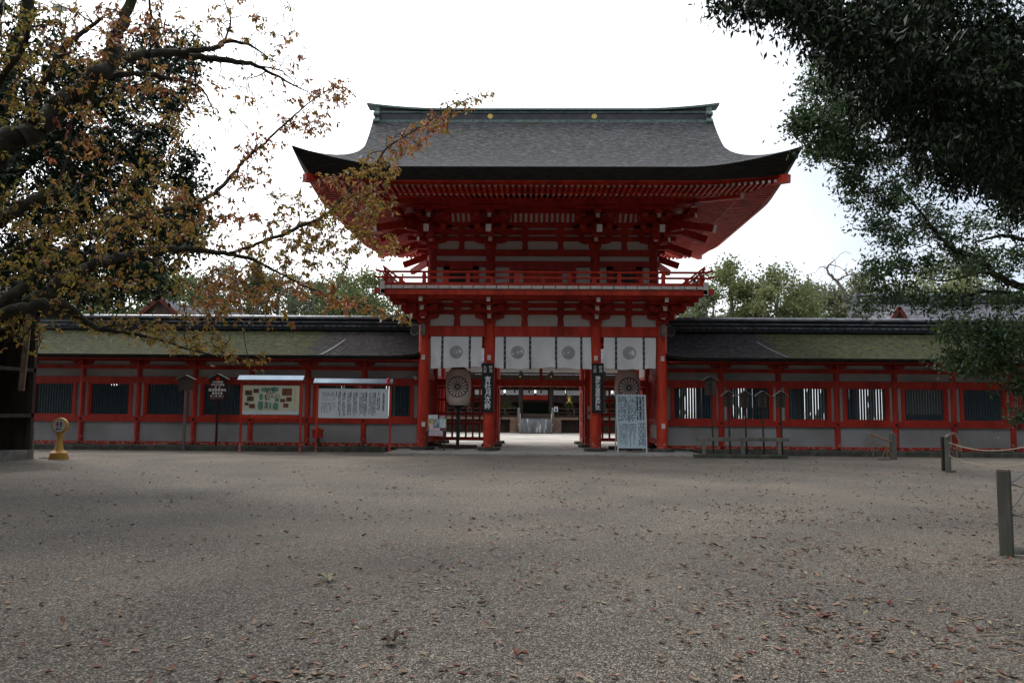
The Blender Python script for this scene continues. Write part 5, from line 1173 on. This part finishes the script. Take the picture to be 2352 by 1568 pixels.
L_.append((VP([(-300,790,7.2),(0,720,7.2),(110,700,7.3),(155,705,7.4),(190,732,7.6),(222,754,7.8),(311,767,8.3),(375,783,8.7),(444,805,9.1),(508,818,9.5),(571,824,9.8),(618,832,10.1)]),[.06,.055,.05,.045,.033,.026,.018,.014,.011,.008,.006,.003]))
L_.append((VP([(222,754,7.8),(270,746,8),(333,745,8.4),(400,755,8.8)]),[.014,.012,.008,.004]))
L_.append((VP([(560,590,10.7),(600,640,10.9),(640,690,11.2)]),[.012,.008,.004]))
L_.append((VP([(497,583,10.2),(545,610,10.5)]),[.01,.004]))
BB=[(60,60,110,80,70,7.0,.5,1),(200,70,110,90,80,8.0,.6,2),(330,60,80,80,50,8.8,.6,2),(110,190,130,90,70,7.6,.5,0),(250,210,110,70,45,8.4,.6,0),(380,190,90,70,45,9.2,.5,2),(460,60,70,60,14,9.8,.4,0),(40,300,70,80,25,7.4,.4,1),
(180,320,100,70,36,8.2,.7,2),(320,320,110,70,40,9,.7,0),(440,260,70,60,22,9.6,.5,0),
(90,480,110,70,45,7.5,.4,1),(230,460,130,60,70,8.2,.5,0),(350,440,100,60,60,9.1,.5,0),(440,470,60,50,30,9.6,.4,2),(180,540,170,60,100,8,.5,0),(340,530,130,50,80,9,.5,0),(460,540,80,35,40,9.8,.4,0),
(70,620,110,60,70,7.5,.4,1),(220,650,130,55,60,8.1,.5,0),(100,720,90,35,18,7.5,.3,3),(30,780,70,50,18,7.2,.3,3),(380,640,110,50,55,9.2,.5,0),(500,660,80,50,40,10.2,.5,2),(520,700,90,40,30,10.4,.5,0),
(560,500,70,40,18,10.4,.4,2),(640,560,110,35,50,11,.5,0),(740,600,80,35,34,11.4,.5,0),(600,630,80,35,34,10.8,.5,0),(700,500,80,35,36,11.2,.4,0),(660,450,50,35,10,11.1,.3,0),
(780,440,60,45,34,11.7,.4,2),(850,400,60,40,34,12.1,.4,0),(830,480,60,40,36,11.9,.4,0),(760,530,90,35,40,11.5,.4,0),(880,470,40,30,14,12.1,.3,0),(870,555,60,28,28,12,.3,0),(800,560,50,25,18,11.7,.3,0),
(930,330,60,30,28,12.8,.3,2),(985,290,50,28,24,13.1,.3,2),(1020,290,30,25,8,13.2,.2,0),(1050,245,45,22,16,13.5,.2,0),(1110,225,40,14,8,13.8,.2,0),(880,360,40,25,14,12.4,.3,0),
(600,340,60,30,18,11,.4,2),(680,290,60,30,20,11.5,.3,2),(740,240,60,35,24,12,.3,2),(780,205,45,25,14,12.3,.2,2),(730,290,40,18,8,11.8,.2,2),(560,420,50,30,12,10.5,.3,2),(620,420,60,25,10,10.8,.3,0),
(700,660,80,30,30,11.8,.3,2),(790,700,70,22,22,12.4,.3,2),(880,720,50,15,12,13,.2,0),(600,690,60,25,16,11.2,.3,2),(640,735,50,18,7,11.4,.2,0),(930,735,22,8,5,13.2,.1,0),
(290,745,110,18,34,8.2,.2,3),(370,770,90,22,34,8.7,.2,3),(460,800,80,16,26,9.2,.2,3),(560,825,60,9,14,9.8,.15,3),(480,770,60,15,12,9.2,.2,3),(440,720,70,20,18,9.4,.3,0)]
BB=[b[:4]+(max(4,int(b[4]*(.84 if b[0]<500 and b[1]<720 else 1.1))),)+b[5:] for b in BB]
tg,kk=blobs(BB,cr_)
bare,_=blobs([(600,50,90,60,50,10.3,.3),(665,130,50,55,40,10.9,.3),(520,130,90,80,30,10,.4),(590,210,90,50,34,10.4,.4),(540,290,70,40,18,10.2,.3),(680,190,40,20,12,11.2,.2),(450,60,60,60,14,9.8,.3)],cr_)
nb=len(tg)
def cherry_leaves(twigs,rng):
    pos=[];size=[];mi=[]; TG=np.array(tg)
    for tw in twigs:
        e=tw[-1]; k=int(np.argmin(np.linalg.norm(TG-e,axis=1))); 
        if np.linalg.norm(TG[k]-e)>.02:
            if rng.random()<.8: continue
        ty=kk[k]; dist=np.linalg.norm(e-np.array(CAM)); m=int(rng.integers(8,18)*(1.0 if dist<10.3 else .95))
        L1=np.array(tw); nodes_=[]
        for _ in range(max(2,m//5)):
            u=rng.random()**.6*(len(L1)-1); i=min(int(u),len(L1)-2); p=L1[i]+(L1[i+1]-L1[i])*(u-i); nodes_.append(p+rng.normal(size=3)*(.02 if rng.random()<.7 else .07))
        for p in nodes_:
            base=rng.random(); sz=rng.uniform(.05,.085)*(1.15 if dist>10.5 else .74)
            for _ in range(rng.integers(4,7)):
                pos.append(p+rng.normal(size=3)*.012); size.append(sz*rng.uniform(.75,1.1)); x=(base*.6+rng.random()*.4)
                if ty==0: c=0 if x<.38 else 1 if x<.74 else 2 if x<.84 else 3
                elif ty==1: c=1 if x<.6 else 3 if x<.75 else 0
                elif ty==2: c=2 if x<.4 else 0 if x<.85 else 1
                else: c=1 if x<.5 else 0 if x<.75 else 3
                if ty in(0,2) and rng.random()>.965: c=4
                mi.append(c)
    return np.array(pos),np.array(size),np.array(mi),[LO,LY,LR,LG,BL],.75,.4
tree('cherry_tree',(-7.9,-23.2,0),'leaning old cherry tree with coppery new leaves reaching in from the left','tree',L_+[(VP([(-560,1150,7.2)])+[np.array((-7.9,-23.2,0))],[.26,.3])],tg+bare,cherry_leaves,BARK,cr_,twig=.014,minr=.0042)
# ---- dark evergreens
def ever_leaves(nper,spread,smin,smax,mats,probs,droop=.35,wr=.42):
    def f(twigs,rng):
        pos=[];n=0
        for tw in twigs:
            L1=np.array(tw); m=rng.integers(int(nper*.6),int(nper*1.4)); u=(rng.random(m)**.7)*(len(L1)-1); i=np.minimum(u.astype(int),len(L1)-2); p=L1[i]+(L1[i+1]-L1[i])*(u-i)[:,None]
            c=L1[-1]+rng.normal(size=(m,3))*spread*np.array([1,1,.7]); w_=rng.random(m)[:,None]<.5; pos.append(np.where(w_,p+rng.normal(size=(m,3))*spread*.5,c))
        pos=np.concatenate(pos); n=len(pos); return pos,rng.uniform(smin,smax,n),rng.choice(len(mats),n,p=probs),mats,droop,wr
    return f
er=np.random.default_rng(8)
# left: tall evergreen behind the cherry
t,_=blobs([(60,180,160,130,60,17,1.5),(200,260,150,110,70,17,1.5),(330,200,130,110,50,17,1.3),(380,110,90,60,22,17,1),(90,400,160,110,80,17,1.5),(250,420,140,90,80,17,1.3),(380,340,80,70,26,17,1),(430,520,60,60,26,17,1),(340,560,120,60,50,17,1.2),(140,560,160,60,60,17,1.2),(440,410,40,50,12,17,.8),(60,640,120,60,36,17,1),(230,640,120,60,36,17,1),(-120,300,150,250,60,17,2),(330,650,80,40,14,17.5,1)],er)
tb=(-13.2,-12.6,0)
lim=[([np.array(tb),np.array((-12.9,-12.7,3)),np.array((-12.6,-12.8,6)),np.array((-12.2,-12.9,9)),np.array((-11.6,-13,12))],[.36,.3,.25,.18,.08]),
 ([np.array((-12.8,-12.7,4)),np.array((-11,-12.9,5.4)),np.array((-9.6,-13,6))],[.14,.09,.03]),([np.array((-12.6,-12.8,6)),np.array((-10.8,-13.2,7.6)),np.array((-9.4,-13.2,8.6))],[.14,.09,.03]),([np.array((-12.9,-12.7,3.2)),np.array((-11,-13.2,4.0)),np.array((-9.5,-13.1,4.4))],[.12,.07,.02])]
tree('evergreen_tree',tb,'tall dark evergreen standing behind the cherry at left','tree',lim,t,ever_leaves(85,.2,.08,.15,[EG,EG2],[.75,.25]),BARK,er,twig=.03,minr=.008)
# right: big near evergreen overhead
t,_=blobs([(1715,2,75,22,14,7.5,.3),(1800,8,80,28,22,7.5,.4),(1850,45,50,40,14,7.6,.3),(1930,50,80,60,36,7.8,.5),(1960,110,60,60,26,8,.5),(2060,70,110,100,70,8.2,.7),(2020,190,80,80,46,8.6,.6),(2180,100,150,130,110,8.4,.9),(2150,240,130,110,90,8.8,.8),(2290,230,130,180,130,8.6,.9),(2110,330,80,60,30,9,.6),(2250,350,120,80,46,9,.8),(2340,400,80,50,20,9,.6),(2190,395,70,35,9,9.4,.6),(2420,300,160,300,90,8.8,1),(2230,-120,350,120,90,8.5,1),(2600,0,200,350,70,8.5,1.2)],er)
tb=(6.9,-23.5,0)
lim=[([np.array(tb),np.array((6.9,-23.4,2)),np.array((6.7,-23.3,4)),np.array((6.3,-23,6)),np.array((5.6,-22.6,8))],[.4,.34,.3,.22,.1]),
 ([np.array((6.7,-23.3,4)),np.array((5.2,-22.6,4.7)),np.array((4.2,-22,4.9)),np.array((3.4,-21.9,4.9))],[.14,.1,.06,.02]),([np.array((6.4,-23,5.5)),np.array((5,-22.4,5.9)),np.array((3.6,-22.3,5.7)),np.array((2.6,-22.3,5.2))],[.12,.08,.05,.015]),([np.array((6.8,-23.3,3.2)),np.array((5.8,-22.0,3.9)),np.array((5.0,-21.4,4.0))],[.1,.06,.02])]
tree('broadleaf_evergreen',tb,'large shadowy evergreen hanging into the upper right corner','tree',lim,t,ever_leaves(78,.14,.05,.10,[EG,EG2],[.8,.2],.9,.34),BARK,er,twig=.02,minr=.004)
# right: middle evergreen over the corridor
t,_=blobs([(1890, 155, 35, 28, 16, 15, 0.5),(1905, 210, 60, 45, 34, 15, 0.6),(1850, 262, 40, 32, 22, 14.5, 0.4),(1890, 300, 60, 35, 34, 15, 0.5),(1835, 285, 22, 22, 8, 14.5, 0.3),(1960, 250, 60, 60, 44, 15, 0.7),(1900, 345, 55, 25, 24, 15, 0.4),(1960, 350, 60, 45, 36, 15, 0.6),(1950, 415, 40, 22, 16, 15, 0.4),(2040, 390, 80, 45, 24, 15.4, 0.7),(2000, 460, 50, 30, 18, 15.4, 0.5),(2080, 470, 68.0, 40.0, 20, 15.6, 0.7),(2000, 520, 45, 20.0, 9, 15.4, 0.4),(2060, 545, 59.5, 22.4, 16, 15.6, 0.6),(2160, 520, 76.5, 38.4, 25, 15.8, 0.8),(2040, 600, 46.8, 19.2, 12, 15.5, 0.5),(2010, 635, 45, 17.6, 11, 15.2, 0.4),(2280, 500, 85.0, 38.4, 23, 16, 0.8),(2110, 610, 59.5, 19.2, 12, 15.6, 0.5),(2060, 670, 68.0, 16.0, 14, 15.2, 0.5),(1990, 700, 45, 11.2, 8, 15, 0.3),(2200, 600, 76.5, 32.0, 20, 15.8, 0.7),(2300, 600, 68.0, 32.0, 20, 16, 0.7),(2160, 690, 76.5, 17.9, 16, 15, 0.5),(2270, 690, 85.0, 22.4, 23, 15, 0.6),(2240, 760, 90, 28.0, 36, 14.5, 0.5),(2320, 760, 60, 40.0, 32, 14.5, 0.5),(2210, 830, 70, 22.4, 27, 14.3, 0.4),(2290, 830, 80, 28.0, 35, 14.3, 0.4),(2345, 880, 25, 24.0, 8, 14, 0.3),(2345, 960, 14, 24.0, 5, 13.6, 0.2),(2440, 620, 76.5, 160.0, 27, 15.5, 1)],er)
tb=(12.5,-14.8,0)
lim=[([np.array(tb),np.array((12.4,-14.7,2.5)),np.array((12.0,-14.5,5)),np.array((11.2,-14.3,7.5))],[.3,.26,.2,.08]),
 (VP([(2560,760,15.5),(2450,700,15.5),(2352,660,15.6),(2300,640,15.7),(2252,599,15.7),(2214,582,15.7),(2174,561,15.6),(2136,517,15.5),(2100,470,15.4),(2060,420,15.2)]),[.14,.1,.075,.065,.055,.05,.042,.035,.022,.01]),
 (VP([(2450,600,15.8),(2352,553,15.8),(2300,541,15.8),(2249,554,15.8)]),[.06,.045,.035,.02]),(VP([(2450,720,15.2),(2334,677,15.1),(2266,670,15),(2180,687,15),(2100,694,15),(2040,690,15)]),[.05,.04,.033,.024,.014,.006]),
 (VP([(2300,640,15.7),(2266,626,15.6),(2214,636,15.5),(2163,645,15.5),(2129,638,15.4)]),[.03,.026,.02,.015,.008]),(VP([(2480,560,15.6),(2300,440,15.4),(2200,380,15.2),(2086,316,15),(2036,326,15),(1997,330,15),(1970,313,15)]),[.1,.08,.06,.045,.035,.028,.015]),(VP([(2086,316,15),(2040,280,15),(1980,250,15),(1920,230,15)]),[.03,.025,.016,.008]),
 (VP([(2480,800,14.8),(2380,770,14.6),(2280,760,14.5),(2200,780,14.4)]),[.04,.03,.02,.01]),(VP([(2560,860,14.6),(2420,840,14.4),(2300,835,14.3),(2220,838,14.3)]),[.04,.03,.018,.008])]
tree('camellia_tree',tb,'green leafed evergreen leaning over the right corridor roof','tree',lim,t,ever_leaves(50,.14,.06,.12,[EG,EG2,EG3],[.12,.73,.15],.2,.42),BARK,er,twig=.016,minr=.005)
# ---- far trees beyond the shrine
fr=np.random.default_rng(21)
def far_tree(x,y,h,r,label,mats,probs,seed,form='round',n=26,name='far_tree',bark=BARKG,grp='trees beyond the shrine'):
    rng=np.random.default_rng(seed); base=(x,y,0); tr=np.array; T_=[]
    c0=h*.66
    for _ in range(n):
        if form=='round': 
            d=rng.normal(size=3); d/=np.linalg.norm(d); T_.append(tr((x,y,c0))+d*tr((r,r,h*.33))*rng.uniform(.45,1)**.6)
        elif form=='cone':
            u=rng.random(); a=rng.random()*6.28; rr=r*(1-u)*.9; T_.append(tr((x+rr*math.cos(a),y+rr*math.sin(a),h*(.25+.75*u))))
    k=rng.normal(size=(5,2))*r*.12
    limb=[tr((x,y,0)),tr((x+k[0,0],y+k[0,1],h*.25)),tr((x+k[1,0],y+k[1,1],h*.5)),tr((x+k[2,0],y+k[2,1],h*.72)),tr((x+k[3,0]*.5,y,h*.95))]
    lims=[(limb,[h*.022,h*.019,h*.015,h*.01,h*.003])]
    for a in rng.random(4)*6.28: lims.append(([limb[1 if rng.random()<.4 else 2],limb[2]+tr((math.cos(a)*r*.4,math.sin(a)*r*.4,h*.08)),tr((x+math.cos(a)*r*.7,y+math.sin(a)*r*.7,h*.78))],[h*.011,h*.008,h*.003]))
    sp=r*.2 if form=='round' else r*.15
    return tree(name,base,label,'tree',lims,T_,ever_leaves(int(230 if form=='round' else 110),sp,.18,.36,mats,probs,.1,.6),bark,rng,grp,twig=.03,minr=.012,sag=.1)
FT=[(1660,624,38,2.6,'round camphor just right of the gate balcony with a pale trunk',[FG,FG2],[.7,.3]),(1620,668,34,1.7,'low bushy tree closest to the gate on its right side',[FG,FG3],[.6,.4]),(1720,690,40,2.2,'leafy tree filling the dip between the two tallest crowns right of the gate',[FG2,FG],[.5,.5]),(1792,632,36,2.9,'tall spreading tree, second crown right of the gate',[FG,FG2],[.6,.4]),(1760,665,34,1.8,'vine hung bright green tree before the second crown',[FG2,FG],[.7,.3]),(1862,655,42,2.6,'greyish broad tree left of the bare dead one',[FG3,FG],[.7,.3]),(1930,662,44,2.6,'grey green tree right behind the bare dead one',[FG3,FG2],[.7,.3]),(1990,648,40,2.4,'olive crown half hidden by the dark leaning evergreen',[FG2,FG3],[.6,.4]),(2150,605,48,3.4,'yellowish crown high above the shingled hall',[FG2,FG],[.8,.2]),(2240,600,50,3.2,'yellow green crown farthest right above the shingled hall',[FG2,FG3],[.7,.3]),
(860,648,40,3.0,'dense green tree just left of the gate balcony',[FG,FG2],[.8,.2]),(790,642,42,2.8,'dense rounded tree, second left of the gate',[FG,FG3],[.7,.3]),(720,660,44,2.6,'grey green tree above the middle of the left corridor',[FG3,FG],[.7,.3]),(650,640,46,2.8,'hazy grey tree between the conifer and the rounded ones',[FG3,FG2],[.8,.2]),(520,632,44,2.8,'grey tree left of the pointed conifer',[FG3,FG],[.8,.2]),(440,640,38,2.6,'dark green tree above the red gabled end',[FG,FG3],[.7,.3]),(300,600,30,3.2,'leafy green tree behind the far left of the corridor',[FG,FG2],[.7,.3]),(180,640,28,2.8,'green tree behind the corridor’s far left end',[FG2,FG],[.5,.5])]
for i,(px,py,Y,r,lab,ms,pr) in enumerate(FT):
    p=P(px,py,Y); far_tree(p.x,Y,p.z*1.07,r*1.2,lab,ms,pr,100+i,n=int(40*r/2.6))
p=P(588,600,40); far_tree(p.x,40,p.z,1.9,'pointed dark conifer rising above the left corridor',[FG3,FG],[.6,.4],77,'cone',60,'conifer_tree')
# leafy hedge line closing the view low behind the far trees: more single trees, lower
for i,px in enumerate((120,380,560,690,830,930,1560,1690,1850,2040,2200,2330)):
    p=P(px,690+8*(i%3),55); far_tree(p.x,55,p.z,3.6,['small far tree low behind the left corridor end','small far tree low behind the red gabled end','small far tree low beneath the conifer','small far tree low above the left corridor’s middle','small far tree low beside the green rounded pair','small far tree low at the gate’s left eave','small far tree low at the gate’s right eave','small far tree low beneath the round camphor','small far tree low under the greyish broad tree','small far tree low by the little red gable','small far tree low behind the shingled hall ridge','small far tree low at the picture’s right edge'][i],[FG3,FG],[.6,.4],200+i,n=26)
# the bare dead tree
b=P(1925,735,24); br_=np.random.default_rng(3)
def PB(l): return [np.array(P(x,y,24)) for x,y in l]
lim=[([np.array((b.x+1,24,0))]+PB([(1955,735),(1945,700),(1932,665),(1922,645),(1905,630),(1900,615),(1908,605),(1918,597)]),[.2,.16,.14,.12,.1,.08,.06,.045,.02]),(PB([(1922,645),(1940,635),(1965,628),(1990,640)]),[.06,.05,.035,.015]),(PB([(1900,618),(1885,612),(1872,628)]),[.04,.025,.01]),(PB([(1935,670),(1965,650),(1985,665)]),[.05,.035,.012]),(PB([(1905,608),(1925,612),(1940,622)]),[.035,.025,.01]),(PB([(1955,735),(1975,690),(1962,660),(1958,632)]),[.08,.06,.04,.015])]
tt=[np.array(P(1925+br_.normal()*40,640+br_.normal()*28,24+br_.normal()*.7)) for _ in range(70)]
tree('bare_tree',(b.x+1,24,0),'twisted leafless dead tree above the right corridor','tree',lim,tt,None,BARKG,br_,twig=.03,minr=.012)
# potted pines on the stage
for k,(x,lab) in enumerate(((2.3,'potted young pine under the gilt lantern'),(-2.0,'potted young pine at the left of the stage rail'))):
    rng=np.random.default_rng(60+k); T_=[np.array((x+rng.normal()*.22,YS+.6+rng.normal()*.1,1.75+rng.normal()*.16)) for _ in range(22)]
    o=tree('potted_pine',(x,YS+.6,1.05),lab,'plant',[([np.array((x,YS+.6,1.2)),np.array((x,YS+.6,1.6)),np.array((x,YS+.6,2.0))],[.04,.03,.01])],T_,ever_leaves(30,.06,.08,.14,[FG,FG2],[.5,.5],-.2,.2),BARK,rng,'potted pines at the stage',minr=.005)
    MB().lathe((x,YS+.6,1.05),[(0,0),(.13,0),(.17,.25),(0,.25)],14).build('pot',DSTONE,o,True)
# ---- the wood the photographer stands in: tall trees to the sides and behind, their shade falls on the forecourt
gr=np.random.default_rng(44)
def wood_tree(x,y,h,r,label):
    T_=[]; 
    for _ in range(120): d=gr.normal(size=3); d/=np.linalg.norm(d); T_.append(np.array((x,y,h*.52))+d*np.array((r,r,h*.47))*gr.uniform(.3,1)**.5)
    limb=[np.array((x,y,0)),np.array((x+.1,y,h*.3)),np.array((x-.2,y+.1,h*.6)),np.array((x,y,h*.9))]
    return tree('forest_tree',(x,y,0),label,'tree',[(limb,[.55,.45,.3,.06])],T_,ever_leaves(170,r*.13,.4,.75,[EG,EG2],[.5,.5],.1,.7),BARK,gr,'tall trees of the surrounding wood',twig=.05,minr=.02)
wt=wood_tree(-19,-27,25,6.2,'tall wood tree standing left of the forecourt')
for x,y,rz,sc,lab in WOOD:
    c=copy_tree(wt); c.location=(x,y,0); c.rotation_euler=(0,0,rz); c.scale=(sc,sc,sc); c['label']=lab
#==GROUND LITTER
lr=np.random.default_rng(31)
def litter(name,label,n,posf,s0,s1,mats,probs,lift,curl,wr=.5):
    x,y=posf(n); n=len(x); yaw=lr.random(n)*6.283; s=lr.uniform(s0,s1,n); z=np.array([gz(a,b) for a,b in zip(x,y)])+.004
    d=np.stack([np.cos(yaw),np.sin(yaw),np.zeros(n)],1); sd=np.stack([-np.sin(yaw),np.cos(yaw),np.zeros(n)],1); up=np.array([0,0,1.]); c=curl*lr.random(n)**2; tl=lift*lr.random(n)**4
    o_=np.stack([x,y,z],1); V_=[]
    for t,wd in((0,.06),(.3,.8),(.65,.85),(1,.05)):
        e=s*(np.abs(t-.4)*c*.9+tl*t)
        ctr=o_+d*(s*t)[:,None]+up*e[:,None]
        for sg in(-1,0,1):
            V_.append(ctr+sd*(sg*s*wr*.5*wd)[:,None]+up*((abs(sg)*c*.45*s*wd))[:,None])
    v=np.stack(V_,1).reshape(-1,3); f=[]; base=(np.arange(n)*12)[:,None,None]
    q=np.array([[r*3+j,r*3+j+1,(r+1)*3+j+1,(r+1)*3+j] for r in range(3) for j in range(2)]); F_=(base+q[None]).reshape(-1); nf=n*6
    me=bpy.data.meshes.new(name); me.vertices.add(len(v)); me.vertices.foreach_set('co',v.astype(np.float32).ravel()); me.loops.add(nf*4); me.loops.foreach_set('vertex_index',F_.astype(np.int32)); me.polygons.add(nf)
    me.polygons.foreach_set('loop_start',np.arange(0,nf*4,4,dtype=np.int32)); me.polygons.foreach_set('loop_total',np.full(nf,4,np.int32))
    for m in mats: me.materials.append(m)
    me.polygons.foreach_set('material_index',np.repeat(lr.choice(len(mats),n,p=probs),6).astype(np.int32)); me.update(calc_edges=True)
    o=bpy.data.objects.new(name,me); COL.objects.link(o); return o
DL=[mat('dry_leaf_tan',(.2,.14,.095),(.28,.2,.14),sc=30,rough=.8),mat('dry_leaf_pink',(.23,.13,.09),(.28,.17,.12),sc=30,rough=.8),mat('dry_leaf_red_brown',(.12,.03,.018),(.16,.05,.028),sc=30,rough=.6),mat('dry_leaf_dark',(.06,.035,.022),(.1,.055,.035),sc=30,rough=.7),mat('dry_leaf_straw',(.26,.23,.14),(.32,.28,.18),sc=30,rough=.8)]
def near(n):
    u=lr.random(n); d=3.6+22*u**1.05; a=(lr.random(n)-.5)*1.5; x=CAM.x-d*.03+d*a; y=CAM.y+d
    w_=.3+.7/(1+np.exp(-(x-CAM.x+ .0)/d*8)); w_*=(.5+.5*np.sin(x*1.3+y*.7)*np.sin(y*1.1-x*.5))*(.35+.65*(np.sin(x*3.1-y*1.9)*np.sin(x*1.7+y*3.7)>-.1))
    w_*=np.where(d<14,1,.55); k=lr.random(n)<w_; return x[k],y[k]
tag(litter('fallen_leaves','',34000,near,.035,.085,DL,[.3,.22,.2,.2,.08],.45,.6),'dry brown and red fallen leaves scattered over the gravel','leaf litter',kind='stuff')
def pet(n):
    d=4+24*lr.random(n)**.8; x=CAM.x+d*(lr.random(n)*.9-.72); return x,CAM.y+d
tag(litter('fallen_petals','',5000,pet,.012,.022,[BL],[1],.3,.5,.8),'pale cherry petals sprinkled on the left half of the gravel','petals',kind='stuff')
def single(x,y,s,m,label,segs,yaw):
    q=MB(); rr=random.Random(int(x*100))
    for k in range(segs):
        a=yaw+k*2.1+rr.random(); dx,dy=math.cos(a),math.sin(a); lift=.15+.4*rr.random(); rows=[]
        for t,wd in((0,.08),(.25,.7),(.55,1),(.8,.6),(1,.04)):
            c=Vector((x+dx*s*t,y+dy*s*t,.01+s*lift*t*(1.2-t)*2)); rows.append([c+Vector((-dy,dx,0))*s*.33*wd*g+Vector((0,0,abs(g)*s*.25*wd)) for g in(-1,-.5,0,.5,1)])
        q.grid(rows)
    tag(q.build('curled_leaf',m,smooth=True),label,'leaf','large curled dead leaves in the foreground')
for px,py,s,mi,lb,sg in((905,1475,.10,3,'large crumpled dark brown leaf standing up in the left foreground',4),(752,1332,.11,4,'upright tan curled leaf left of the middle of the gravel',3),(1187,1510,.08,2,'bright red brown leaf at the lower middle edge',2),(983,1512,.07,4,'pale straw coloured curled leaf near the bottom edge',2)):
    p=G(px,py); single(p.x,p.y,s,DL[mi],lb,sg,px)
